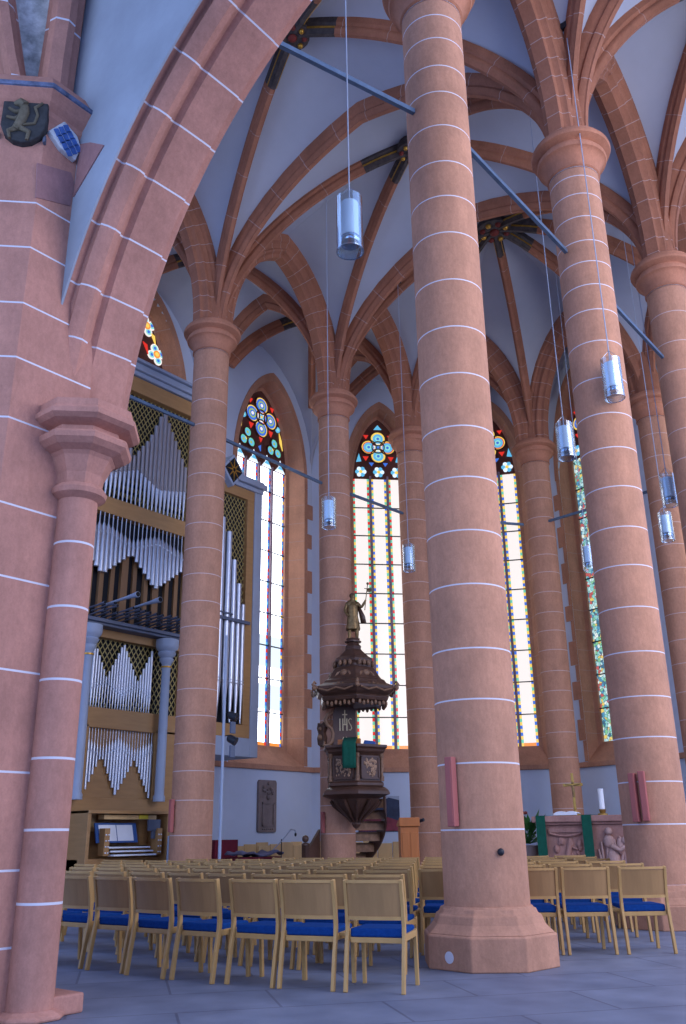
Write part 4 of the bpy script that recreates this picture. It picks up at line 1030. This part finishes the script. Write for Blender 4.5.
mb = MB(); oct_(mb, [(.66,2.2),(.78,2.14),(.84,2.08),(.86,2.02),(.74,1.98),(.6,1.93),(.56,1.86),(.44,1.74),(.28,1.62),(.17,1.52),(.1,1.45),(.12,1.4),(.08,1.34),(.02,1.3)]); cb = mb.build('corbel', M['wood_dark'], pul, smooth=30)
mb = MB()
for k in range(12):
    a = ph+R(30*k); mb.tube([Vector((math.cos(a)*r_, math.sin(a)*r_, z)) for r_, z in ((.57,1.9),(.5,1.8),(.36,1.68),(.2,1.54),(.12,1.44))], [.04,.05,.04,.03,.02], 6)
mb.build('acanthus_leaves', M['wood_dark'], cb, smooth=60)
# canopy
mb = MB(); oct_(mb, [(.6,4.04),(.74,4.0),(.78,4.06),(.86,4.08),(.9,4.16),(.86,4.2),(.98,4.26),(1.04,4.34),(1.05,4.4),(.98,4.43),(.92,4.46),(.84,4.5),(.8,4.56),(.72,4.6),(.64,4.7),(.58,4.8),(.52,4.88),(.46,4.9),(.47,4.97),(.52,5.03),(.5,5.1),(.4,5.16),(.36,5.2),(.25,5.3),(.2,5.36),(.22,5.42),(.16,5.48),(.14,5.53)], 6); can = mb.build('canopy', M['wood_dark'], pul, bevel=.01)
for k in range(6):
    a = ph+R(60*k); mb = MB(); mb.tube([Vector((math.cos(a)*r_, math.sin(a)*r_, z)) for r_, z in ((.6,4.62),(.8,4.42),(.98,4.36),(1.08,4.38),(1.14,4.44),(1.1,4.5),(1.05,4.46))], [.03,.035,.04,.045,.04,.03,.02], 6); mb.ball((math.cos(a)*1.1,math.sin(a)*1.1,4.36), .06); mb.build('corner_scroll', M['wood_carve'], can, smooth=60)
    a = ph+R(60*k+30); mb = MB()
    for q in range(5): mb.ball((math.cos(a)*.8-math.sin(a)*(q-2)*.12, math.sin(a)*.8+math.cos(a)*(q-2)*.12, 4.43-.02*abs(q-2)), .045, sc=(1,1,1.3), n=7, m=5)
    tx, ty = -math.sin(a), math.cos(a)
    for q in range(7): mb.ball((math.cos(a)*.72+tx*(q-3)*.11, math.sin(a)*.72+ty*(q-3)*.11, 4.03-.025*(q % 2)), .04, sc=(1,1,1.5), n=6, m=5)
    mb.tube([(math.cos(a)*(.93-.0*q)+tx*(q-4)*.11, math.sin(a)*.93+ty*(q-4)*.11, 4.31+.03*math.cos(q*1.57)) for q in range(9)], .022, 5)
    mb.ball((math.cos(a)*.5, math.sin(a)*.5, 4.72), .1, n=8, m=6)
    for sg in (-1, 1): mb.tube([(math.cos(a)*(.5+.03*q)+tx*sg*(.1+.05*q), math.sin(a)*(.5+.03*q)+ty*sg*(.1+.05*q), 4.76-.05*q+.02*math.sin(q*2)) for q in range(5)], [.03,.035,.03,.025,.015], 5)
    for q in range(3): mb.ball((math.cos(a)*.45-math.sin(a)*(q-1)*.13, math.sin(a)*.45+math.cos(a)*(q-1)*.13, 4.99), .05, sc=(1,1,1.4), n=7, m=5)
    mb.build('gadroon_carving', M['wood_carve'], can, smooth=60)
# back board with monogram
cP = Vector((*COL['pulpit'],0)); nb = (Vector((8.0,7.3,0))-cP).normalized(); nb = PD*.9+Vector((0,0,0)); nb = nb.normalized()
eb = Vector((-nb.y,nb.x,0)); fb = (cP-pc+nb*.44+eb*.12, eb, Vector((0,0,1)), nb)
mb = MB(); mb.poly_prism([(-.2,3.0),(.34,3.0),(.34,3.95),(.26,4.05),(-.14,4.05),(-.2,3.9)], fb, -.06, .05); bb = mb.build('back_board', M['wood_dark'], pul, bevel=.01)
mb = MB(); gx, gz = .08, 3.62
for (a0,b0,a1,b1) in ((-.13,-.14,-.105,.14),(-.06,-.14,-.035,.14),(.035,-.14,.06,.14),(-.06,-.012,.06,.015),(-.012,.0,.012,.34),(-.06,.22,.06,.245)): mb.poly_prism([(gx+a0,gz+b0),(gx+a1,gz+b0),(gx+a1,gz+b1),(gx+a0,gz+b1)], fb, .05, .065)
S = [(.16,.12),(.12,.14),(.09,.1),(.1,.04),(.14,-.02),(.16,-.08),(.13,-.13),(.09,-.12)]
mb.tube([fb[0]+eb*(gx+a)+Vector((0,0,gz+b))+nb*.06 for a, b in S], .012, 5)
mb.build('gilt_monogram', M['pale_gold'], bb)
mb = MB(); mb.poly_prism([(gx,gz-.5),(gx-.07,gz-.36),(gx-.04,gz-.28),(gx,gz-.31),(gx+.04,gz-.28),(gx+.07,gz-.36)], fb, .05, .08); mb.build('gilt_heart', M['pale_gold'], bb)
mb = MB()
mb.tube([fb[0]+eb*(a)+Vector((0,0,b))+nb*.03 for a, b in ((-.2,3.92),(-.32,3.86),(-.38,3.74),(-.34,3.62),(-.24,3.55),(-.2,3.42),(-.22,3.26),(-.32,3.14),(-.42,3.16),(-.4,3.24))], [.03,.045,.05,.045,.04,.045,.05,.05,.04,.03], 8)
mb.tube([fb[0]+eb*(a)+Vector((0,0,b))+nb*.03 for a, b in ((-.3,3.8),(-.26,3.72),(-.31,3.68),(-.33,3.74))], .02, 6); mb.build('scroll_wing', M['wood_carve'], bb, smooth=60)
# green cloth and book rest
ca = PA+R(-9)
mb = MB(); qn = Vector((math.cos(ca),math.sin(ca),0)); qe = Vector((-qn.y,qn.x,0)); fq = (qn*.755, qe, Vector((0,0,1)), qn); mb = MB()
gr = []
for i, z in enumerate([3.24,3.13,3.1,3.0,2.85,2.7,2.56]):
    t = [-.15,.03,.08,.085,.075,.07,.075][i]
    for j in range(7): gr.append(fq[0]+qe*(-.155+.31*j/6)+Vector((0,0,z))+qn*(t+.008*math.sin(j*2.1)))
mb.add(gr, [(i*7+j,i*7+j+1,(i+1)*7+j+1,(i+1)*7+j) for i in range(6) for j in range(6)])
tag(mb.build('pulpit_cloth', M['green'], smooth=60, solid=.006, loc=pc), 'dark green cloth hanging over the front of the pulpit', 'cloth')
mb = MB(); mb.poly_prism([(-.3,3.08),(.22,3.08),(.22,3.22),(-.3,3.2)], fq, -.26, -.16); mb.build('book_rest', M['wood_orange'], pul, bevel=.01)
mb = MB(); fq2 = (PD*.3+Vector((-PD.y,PD.x,0))*.32, Vector((-PD.y,PD.x,0)), Vector((0,0,1)), PD); mb.poly_prism([(-.14,3.08),(.16,3.08),(.14,3.17),(-.1,3.2)], fq2, -.1, .1); tag(mb.build('open_book', M['navy'], bevel=.01, loc=pc), 'blue grey book lying on the pulpit rim', 'book')
# stair winding down round the column to the right and behind
cr0 = cP-pc; st = bpy.data.objects.new('stair', None); C.objects.link(st); st.parent = pul
vr = Vector((-PD.y,PD.x,0))
for k in range(7):
    a0 = math.atan2(vr.y,vr.x)+R(-16+14*k); z1 = 1.95-.24*k; mb = MB()
    r0, r1 = .42, 1.1; pts = []
    for r_ in (r0, r1):
        for da in ((0, R(20)) if r_ == r0 else (R(20), 0)): pts.append((cr0.x+r_*math.cos(a0+da), cr0.y+r_*math.sin(a0+da)))
    f0 = (Vector((0,0,0)), Vector((1,0,0)), Vector((0,1,0)), Vector((0,0,1)))
    mb.poly_prism(pts, f0, z1-.05, z1); mb.poly_prism([pts[0], pts[3], tuple(Vector(pts[3]).lerp(Vector(pts[2]),.12)), tuple(Vector(pts[0]).lerp(Vector(pts[1]),.12))], f0, z1-.2, z1); mb.build('step', M['wood_carve'], st)
mb = MB(); gp = []
for i in range(15):
    a0 = math.atan2(vr.y,vr.x)+R(-16+8*i); z = 2.0-.137*i
    for (r_, dz) in ((1.1,-.3),(1.14,-.3),(1.14,.12),(1.1,.12)): gp.append((cr0.x+r_*math.cos(a0), cr0.y+r_*math.sin(a0), z+dz))
mb.add(gp, [(i*4+k, i*4+(k+1) % 4, (i+1)*4+(k+1) % 4, (i+1)*4+k) for i in range(14) for k in range(4)]+[(3,2,1,0),(56,57,58,59)]); mb.build('stringer', M['wood_dark'], st, smooth=40)
# lower stair flight rail at the left of the column with newel ball
nw = thing('stair_newel', 'dark wooden stair rail with ball topped newel left of the pulpit column', 'stair rail', (7.9,9.25,0))
mb = MB(); mb.box((-.06,-.06,0),(.06,.06,.98)); mb.lathe([(.09,.96),(.09,1.0),(.05,1.02)], 12); mb.ball((0,0,1.1), .08); mb.build('newel_post', M['wood_dark'], nw, smooth=40)
mb = MB(); d_ = Vector((.5,.02,0)); mb.add([(.04,-.03,0),(.04,.03,0),(.5,.05,0),(.5,-.01,0),(.04,-.03,.85),(.04,.03,.85),(.5,.05,1.3),(.5,-.01,1.3)], [(0,1,2,3),(7,6,5,4),(0,4,5,1),(1,5,6,2),(2,6,7,3),(3,7,4,0)]); mb.build('rail_panel', M['wood_dark'], nw)
# cartouche on the column
f = on_col('pulpit', -.33); mb = MB(); o0 = f[0]; out = [(-.0,-.32),(.12,-.26),(.15,-.1),(.1,.0),(.16,.12),(.12,.26),(.0,.2),(-.12,.26),(-.16,.12),(-.1,0),(-.15,-.1),(-.12,-.26)]
ct = thing('cartouche', 'small carved dark cartouche on the left of the pulpit column', 'cartouche', o0+Vector((0,0,3.45))); ff = (Vector((0,0,0)),)+f[1:]
mb.poly_prism(out, ff, -.02, .08); mb.build('plate', M['wood_dark'], ct, bevel=.015)
mb = MB(); mb.ball(f[3]*.08+Vector((0,0,-.1)), .07); mb.ball(f[3]*.08+Vector((0,0,.1)), .05); mb.build('relief', M['wood_carve'], ct, smooth=60)

# gilded statue on the canopy
stt = thing('statue', 'gilded robed statue raising a staff on top of the pulpit canopy', 'statue', pc+Vector((0,0,5.53)), math.atan2(PD.y,PD.x)+R(90))
def skin(name, verts, edges, radii, mt, parent, sub=2, root=0):
    me = bpy.data.meshes.new(name); me.from_pydata(verts, edges, []); me.materials.append(mt); o = bpy.data.objects.new(name, me); C.objects.link(o); o.parent = parent
    sm = o.modifiers.new('skin', 'SKIN'); sm.use_smooth_shade = True
    if not me.skin_vertices: bpy.context.view_layer.objects.active = o; me.update()
    for i, r_ in enumerate(radii): me.skin_vertices[0].data[i].radius = (r_, r_)
    me.skin_vertices[0].data[root].use_root = True
    sb = o.modifiers.new('sub', 'SUBSURF'); sb.levels = sub; sb.render_levels = sub
    return o
# front is -y in local coordinates, picture right is +x
sv = [(0,0,.62),(0,0,.82),(0,0,.97),(.01,-.01,1.06),(.02,-.02,1.13),(.0,-.03,1.2),
      (.13,0,.96),(.22,-.03,.86),(.31,-.06,1.0),(.33,-.07,1.05),(-.13,0,.96),(-.19,-.04,.78),(-.13,-.12,.66),(-.1,-.14,.63),
      (.08,0,.58),(.1,-.04,.3),(.1,-.01,.06),(.1,-.1,.03),(-.08,0,.58),(-.08,.02,.3),(-.08,.02,.06),(-.08,-.08,.03)]
se = [(0,1),(1,2),(2,3),(3,4),(4,5),(2,6),(6,7),(7,8),(8,9),(2,10),(10,11),(11,12),(12,13),(0,14),(14,15),(15,16),(16,17),(0,18),(18,19),(19,20),(20,21)]
sr = [.12,.1,.12,.045,.075,.06,.055,.04,.03,.025,.055,.042,.03,.026,.08,.055,.035,.028,.08,.055,.035,.028]
skin('body', sv, se, sr, M['gold_old'], stt)
mb = MB(); prof = [(.15,.3),(.16,.34),(.14,.5),(.115,.66),(.125,.78),(.13,.9),(.07,1.0)]; n = 20; vs = []
for r_, z in prof:
    for k in range(n):
        a = 2*math.pi*k/n; q = r_*(1+.13*math.sin(5*a+z*3)*(1.05-z)); vs.append((q*math.cos(a), q*.8*math.sin(a), z))
mb.add(vs, [(i*n+k, i*n+(k+1) % n, (i+1)*n+(k+1) % n, (i+1)*n+k) for i in range(len(prof)-1) for k in range(n)]); mb.build('robe', M['gold_old'], stt, smooth=70, solid=.01)
mb = MB(); mb.add([(.1,.02,.95),(.2,.0,.85),(.3,.03,.66),(.33,.04,.5),(.2,.06,.48),(.16,.06,.7)], [(0,1,2,5),(2,3,4,5)]); mb.build('cloak_end', M['wood_dark'], stt, smooth=60, solid=.02)
mb = MB(); mb.ball((.0,.01,1.17), .075, sc=(1,1,.95)); mb.ball((.0,.05,1.1), .05); mb.build('hair', M['wood_dark'], stt, smooth=60)
mb = MB(); mb.tube([(.3,-.07,.78),(.33,-.07,1.05),(.38,-.07,1.42)], .012, 6); mb.tube([(.3,-.07,1.33),(.46,-.07,1.29)], .01, 6); mb.ball((.385,-.07,1.45), .035); mb.add([(.36,-.07,1.32),(.46,-.06,1.36),(.5,-.07,1.28),(.44,-.08,1.22),(.37,-.07,1.24)], [(0,1,2,3,4)]); mb.build('staff', M['gold_old'], stt, smooth=60)
mb = MB(); mb.lathe([(.2,0),(.2,.03),(.15,.05),(.17,.09)], 12); mb.build('plinth', M['wood_dark'], stt, smooth=30)

# ------------------------------------------------------------------ altar
AR = R(208)
alt = thing('altar', 'carved red stone altar table behind the right hand chairs', 'altar', (9.35,3.32,0)); AN = Vector((-math.cos(R(12)),-math.sin(R(12)),0)); AE = Vector((-AN.y,AN.x,0)); fa = (Vector((0,0,0)), AE, Vector((0,0,1)), AN)
HW = 1.28; HL = .87
mb = MB(); mb.poly_prism([(-HL-.6,0),(HW+.3,0),(HW+.3,.17),(-HL-.6,.17)], fa, -1.4, .5); mb.poly_prism([(-HL-.1,.17),(HW+.1,.17),(HW+.1,.32),(-HL-.1,.32)], fa, -1.2, .2); mb.build('steps', M['stone'], alt, bevel=.01)
mb = MB(); mb.poly_prism([(-HL+.1,.32),(.15,.32),(.15,1.3),(-HL+.1,1.3)], fa, -.75, -.06); mb.poly_prism([(.15,.32),(HW-.08,.32),(HW-.08,1.3),(.15,1.3)], fa, -.75, -.04); mb.build('block', M['altar'], alt, bevel=.015)
mb = MB(); mb.poly_prism([(-HL,1.3),(HW,1.3),(HW,1.35),(-HL,1.35)], fa, -.82, .02); mb.poly_prism([(-HL-.05,1.35),(HW+.05,1.35),(HW+.05,1.47),(-HL-.05,1.47)], fa, -.88, .08); mb.build('table_slab', M['altar'], alt, bevel=.02)
mb = MB(); rr = random.Random(5)
for a, b, c_, d in ((-.62,.5,.08,.56),(-.62,1.16,.08,1.24)): mb.poly_prism([(a,b),(c_,b),(c_,d),(a,d)], fa, -.06, -.02)
mb.tube([AE*(-.6+.045*i)+Vector((0,0,1.14-.05*math.sin(math.pi*i/14)))+AN*-.04 for i in range(15)], .03, 6)
for q in range(14):
    x = rr.uniform(-.5,0.0); mb.ball(AE*x+Vector((0,0,rr.uniform(.7,1.02)))+AN*-.06, rr.uniform(.03,.065), sc=(1,1,1.4), n=8, m=6)
mb.tube([AE*-.3+Vector((0,0,.62))+AN*-.05, AE*-.23+Vector((0,0,.85))+AN*-.03, AE*-.19+Vector((0,0,1.05))+AN*-.04], [.05,.06,.035], 7); mb.tube([AE*-.23+Vector((0,0,.92))+AN*-.03, AE*-.07+Vector((0,0,.84))+AN*-.03], .025, 6)
mb.build('panel_relief', M['altar'], alt, smooth=60)
mb = MB()
for (x, z, h, r_) in ((.62,.5,.34,.12),(.56,.86,.24,.11),(.9,.45,.3,.1),(1.05,.7,.3,.09),(.78,.75,.3,.08)):
    mb.ball(AE*x+Vector((0,0,z+h/2))+AN*-.02, r_, sc=(1,1,h/r_/2*1.1), n=10, m=8)
for (x, z) in ((.58,1.17),(.88,1.0),(1.08,1.12)): mb.ball(AE*x+Vector((0,0,z))+AN*.02, .075)
for q in range(22): mb.tube([AE*(.4+.036*q)+Vector((0,0,.42+.2*rr.random()))+AN*-.03, AE*(.42+.034*q+rr.uniform(-.1,.1))+Vector((0,0,.8+.3*rr.random()))+AN*.0], [.03,.02], 6)
mb.tube([AE*.62+Vector((0,0,.9))+AN*.05, AE*.78+Vector((0,0,.82))+AN*.08, AE*.95+Vector((0,0,.95))+AN*.04], [.05,.045,.035], 7)
mb.build('figure_relief', M['altar_pale'], alt, smooth=60)
for x, lab in ((-.73,'left of two green cloth strips hanging down the altar front'),(.19,'right of two green cloth strips hanging down the altar front')):
    mb = MB(); w = .095
    for t0, t1, z0, z1 in ((-.86,.1,1.472,1.482),(.09,.1,.45,1.48)): mb.poly_prism([(x-w,z0),(x+w,z0),(x+w,z1),(x-w,z1)], fa, t0, t1)
    mb.poly_prism([(x-w,.46),(x+w,.46),(x+w,.5),(x-w,.5)], fa, .1, .104)
    tag(mb.build('altar_cloth', M['green'], loc=alt.location), lab, 'cloth')
AL = alt.location
def on_alt(x, t): return AL+AE*x+AN*t+Vector((0,0,1.475))
p = on_alt(-.1,-.3); cx_ = thing('altar_cross', 'brass crucifix standing on the altar', 'cross', p+Vector((0,0,.007)))
mb = MB(); mb.lathe([(.11,0),(.11,.02),(.05,.05),(.02,.12)], 16); mb.ball((0,0,.13), .035); mb.build('foot', M['brass'], cx_, smooth=40)
mb = MB(); fz = (Vector((0,0,0)), AE, Vector((0,0,1)), AN); mb.poly_prism([(-.028,.12),(.028,.12),(.028,.82),(-.028,.82)], fz, -.015, .015); mb.poly_prism([(-.2,.56),(.2,.56),(.2,.62),(-.2,.62)], fz, -.016, .016); mb.build('cross', M['brass'], cx_, bevel=.006)
mb = MB(); mb.tube([AN*.03+Vector((0,0,.35)), AN*.03+Vector((0,0,.5)), AN*.03+Vector((0,0,.58))], [.02,.03,.025], 7); mb.ball(AN*.04+Vector((0,0,.63)), .025)
for s_ in (-1,1): mb.tube([AN*.03+Vector((0,0,.57)), AN*.03+AE*s_*.15+Vector((0,0,.6))], .01, 5)
mb.build('corpus', M['gold_old'], cx_, smooth=60)
p = on_alt(.45,-.25); cd = thing('altar_candle', 'white candle in a brass holder on the right of the altar', 'candle', p)
mb = MB(); mb.lathe([(.1,0),(.1,.02),(.05,.04),(.06,.07),(.07,.11)], 16); mb.build('holder', M['brass'], cd, smooth=40)
mb = MB(); mb.lathe([(.055,.1),(.055,.5)], 16); mb.build('candle', M['candle'], cd, smooth=40)
mb = MB(); mb.tube([(0,0,.48),(.004,0,.5)], .004, 5); mb.build('wick', M['black'], cd)
p = on_alt(-.25,-.2); bk = thing('open_bible', 'white open book lying on the altar beside the cross', 'book', p+Vector((0,0,.01))); mb = MB(); n = 8; vs = []
for s_ in (-1,1):
    for i in range(n+1):
        x = s_*.24*i/n; z = .03+.045*math.sin(math.pi*min(1,i/n*.9+.1)); vs += [AE*x+AN*.17+Vector((0,0,z)), AE*x-AN*.17+Vector((0,0,z)), AE*x+AN*.17, AE*x-AN*.17]
fs = []
for s_ in (0,1):
    for i in range(n):
        a = (s_*(n+1)+i)*4; fs += [(a,a+4,a+5,a+1),(a+2,a+3,a+7,a+6),(a,a+2,a+6,a+4),(a+1,a+5,a+7,a+3)]
mb.add(vs, fs); mb.build('pages', M['paper'], bk, smooth=60)
pl = thing('potted_plant', 'green leafy plant at the left end of the altar', 'plant', AL+AE*(-1.12)+AN*-.35+Vector((0,0,.17)))
mb = MB(); mb.lathe([(.12,.15),(.15,.17),(.17,.7),(.19,.73),(.17,.75)], 16); mb.build('pot', M['grave'], pl, smooth=40)
mb = MB(); rr = random.Random(3)
for q in range(90):
    a = rr.uniform(0,6.28); e = rr.uniform(.1,1.3); L = rr.uniform(.35,.8); b = Vector((0,0,.78)); d = Vector((math.cos(a)*math.cos(e),math.sin(a)*math.cos(e),math.sin(e))); tip = b+d*L*.95; sd = d.cross(Vector((0,0,1))).normalized()*.05; mid = b+d*L*.72
    mb.add([mid-d*.1,mid+sd,tip,mid-sd+Vector((0,0,.015))], [(0,1,2,3)])
    mb.tube([b,mid], .004, 4)
mb.build('foliage', M['leaf'], pl)
mb = MB()
for q in range(6): mb.ball((rr.uniform(-.2,.2),rr.uniform(-.2,.2),rr.uniform(1.1,1.5)), .035, n=7, m=5)
mb.build('pink_flowers', M['redpaint'], pl, smooth=60)

# ------------------------------------------------------------------ furniture in the background
lx, ly = W2(1.14,17.6); lec = thing('lectern', 'orange brown wooden lectern with panelled front, left of the near column', 'lectern', (lx,ly,0), R(-51.3+4))
mb = MB(); mb.box((-.17,-.16,0),(.17,.2,1.3)); mb.build('body', M['wood_orange'], lec, bevel=.01)
mb = MB(); mb.add([(-.19,-.2,1.3),(.19,-.2,1.3),(.19,.26,1.3),(-.19,.26,1.3),(-.19,-.2,1.46),(.19,-.2,1.46),(.19,.26,1.36),(-.19,.26,1.36)], [(0,3,2,1),(4,5,6,7),(0,1,5,4),(1,2,6,5),(2,3,7,6),(3,0,4,7)]); mb.build('book_slope', M['wood_orange'], lec, bevel=.012)
mb = MB()
for (a,b,c_,d) in ((-.14,.12,-.015,1.2),(.015,.12,.14,1.2)): mb.box((a,-.17,b),(c_,-.158,d))
mb.build('front_panel', M['wood_orange'], lec, bevel=.008)
mb = MB(); mb.tube([(.18,.1,1.38),(.3,.0,1.42)], .03, 8); mb.build('reading_lamp', M['black_metal'], lec)
# painting on the north east wall
fp = (fr1[0], fr1[1], fr1[2], -fr1[3]); pt = thing('painting', 'dark landscape painting above a red field, low on the wall right of the pulpit', 'painting', fr1[0]+fr1[1]*1.98+Vector((0,0,1.25)))
f1 = (Vector((-.62,0,0))*0, fr1[1], Vector((0,0,1)), -fr1[3])
mb = MB(); mb.poly_prism([(-.62,0),(.62,0),(.62,1.0),(-.62,1.0)], f1, .0, .03); mb.build('canvas', M['pic_dark'], pt)
mb = MB(); mb.poly_prism([(-.6,.02),(.6,.02),(.6,.3),(.2,.42),(-.6,.36)], f1, .03, .034); mb.build('red_field', M['pic_red'], pt)
mb = MB(); mb.poly_prism([(-.62,.78),(-.3,.95),(0,.8),(.3,.96),(.62,.88),(.62,1.0),(-.62,1.0)], f1, .03, .034); mb.build('pale_sky', M['grey'], pt)
# epitaph on the north wall
fe = (Vector((0,0,0)), Vector((1,0,0)), Vector((0,0,1)), Vector((0,-1,0))); ep = thing('gravestone', 'grey carved gravestone slab fixed to the white wall below the side window', 'gravestone', (10.72,WN,1.27))
mb = MB(); mb.poly_prism([(-.34,0),(.34,0),(.36,.06),(.36,1.32),(.32,1.38),(-.32,1.38),(-.36,1.32),(-.36,.06)], fe, 0, .09); mb.build('slab', M['grave'], ep, bevel=.02)
mb = MB(); rr = random.Random(9)
for (a,b,c_,d) in ((-.24,.16,.24,.2),(-.24,.74,.24,.78),(-.24,.16,-.2,.78),(.2,.16,.24,.78)): mb.poly_prism([(a,b),(c_,b),(c_,d),(a,d)], fe, .09, .12)
for q in range(16): mb.ball((rr.uniform(-.24,.24),-.1,rr.uniform(1.02,1.3)), rr.uniform(.03,.055), n=7, m=5)
for q in range(6): mb.ball((-.2+.08*q,-.1,.09), .03, n=7, m=5)
mb.ball((0,-.1,.92), .07); mb.build('relief', M['grave'], ep, smooth=60)
# light wooden choir benches along the north wall and apse
def bench(loc, rz, L, label, n):
    t = thing('choir_bench', label, 'bench', loc, rz)
    mb = MB(); mb.box((-L/2,-.2,.4),(L/2,.2,.45)); mb.build('seat', M['wood_light'], t, bevel=.01)
    w = L/n
    for k in range(n):
        mb = MB(); dz = .04*((k*7) % 3-1); mb.box((-L/2+w*k+.01,.18,.42),(-L/2+w*(k+1)-.01,.22,.98+dz)); mb.build('back_panel', M['wood_light'], t, bevel=.008)
    for s_ in (-1,1): mb = MB(); mb.box((s_*L/2-.03,-.2,0),(s_*L/2+.03,.22,.45)); mb.build('end_support', M['wood_light'], t)
bench((10.6,12.55,0), 0, 3.2, 'light wooden choir bench along the white wall under the gravestone', 7)
bench((10.3,11.6,0), 0, 2.6, 'lower light wooden bench in front of the choir bench by the wall', 6)
bench((13.6,11.2,0), R(-45), 3.0, 'light wooden bench under the dark painting right of the pulpit', 7)
# covered harpsichord left of the benches
hx, hy = 8.6, 11.5
hp = thing('covered_keyboard', 'low keyboard instrument with wine red sides under a quilted cover, near the white wall', 'keyboard instrument', (hx,hy,0), R(-8))
mb = MB(); mb.box((-.62,-.3,.5),(.62,.35,.7)); mb.build('case', M['red_cloth'], hp, bevel=.02)
for sx in (-.55,.55):
    for sy in (-.25,.3): mb = MB(); mb.box((sx-.04,sy-.04,0),(sx+.04,sy+.04,.5)); mb.build('leg', M['wood_dark'], hp)
mb = MB(); vs = []
for i in range(19):
    for j in range(8): vs.append((-.64+1.28*i/18, -.33+.7*j/7, .73+.05*math.sin(i*1.3)*math.sin(j*1.1)+.04*math.sin(i*.5)))
mb.add(vs, [(i*8+j,i*8+j+1,(i+1)*8+j+1,(i+1)*8+j) for i in range(18) for j in range(7)]); tag(mb.build('quilted_cover', M['quilt'], smooth=60, solid=.03), 'grey blue quilted blanket draped on the low keyboard instrument', 'blanket').matrix_world = Matrix.Translation((hx,hy,0.02)) @ Matrix.Rotation(R(-8),4,'Z')
mb = MB(); mb.box((8.2,12.5,0),(9.0,12.62,1.1)); tag(mb.build('red_screen', M['red_cloth'], bevel=.01), 'wine red low panel against the white wall left of the benches', 'screen')
# microphone boom
mi_ = thing('microphone_stand', 'microphone on a thin bent boom stand before the choir bench', 'microphone stand', (9.0,11.0,0)); mb = MB(); mb.tube([(0,0,.02),(0,0,1.1)], .012, 6)
for k in range(3): a = k*2.09; mb.tube([(0,0,.08),(.25*math.cos(a),.25*math.sin(a),.01)], .009, 5)
mb.build('stand', M['black_metal'], mi_); mb = MB(); mb.tube([(-.25,.05,.85),(0,0,1.05),(.3,-.05,1.32),(.42,-.07,1.3),(.44,-.07,1.22)], .013, 6); mb.build('boom', M['grey'], mi_)
mb = MB(); mb.ball((.44,-.07,1.2), .03, sc=(1,1,1.6)); mb.build('microphone', M['black_metal'], mi_, smooth=60)
st2 = thing('music_stand', 'thin music stand with small orange top before the white wall', 'music stand', (11.3,11.0,0)); mb = MB(); mb.tube([(0,0,.02),(0,0,1.25)], .011, 6)
for k in range(3): a = k*2.09; mb.tube([(0,0,.1),(.22*math.cos(a),.22*math.sin(a),.01)], .009, 5)
mb.build('stand', M['grey'], st2); mb = MB(); mb.box((-.1,-.05,1.24),(.1,.02,1.32)); mb.build('tray', M['wood_orange'], st2, bevel=.008)
# light pole with two spotlights
po = thing('spotlight_pole', 'slim grey pole with two black spotlights right of the organ column', 'light pole', (4.25,8.18,0)); mb = MB(); mb.tube([(0,0,.02),(0,0,5.0)], .03, 8); mb.build('pole', M['grey'], po, smooth=60)
mb = MB(); mb.lathe([(.22,0),(.22,.02),(.05,.05)], 16); mb.build('foot', M['black_metal'], po)
for z in (3.4,2.95):
    mb = MB(); dd = Vector((.35,-.75,-.45)).normalized(); cc = Vector((.13,-.1,z)); mb.tube([cc-dd*.09,cc-dd*.06,cc+dd*.08,cc+dd*.1], [.05,.075,.085,.09], 12); sp = mb.build('spotlight', M['black_metal'], po, smooth=40)
    mb = MB(); mb.tube([cc+dd*.098,cc+dd*.102], .075, 12); mb.build('lens', M['chrome'], sp)
    mb = MB(); mb.tube([(0,0,z+.06),(.1,-.06,z+.08),(.13,-.1,z+.05)], .012, 6); mb.build('clamp', M['black_metal'], sp)
    mb = MB(); dd2 = Vector((dd.x,dd.y,0)).normalized(); mb.box((.05,-.16,z-.34),(.17,-.12,z-.12)); mb.build('barn_door', M['grey_d'], sp)
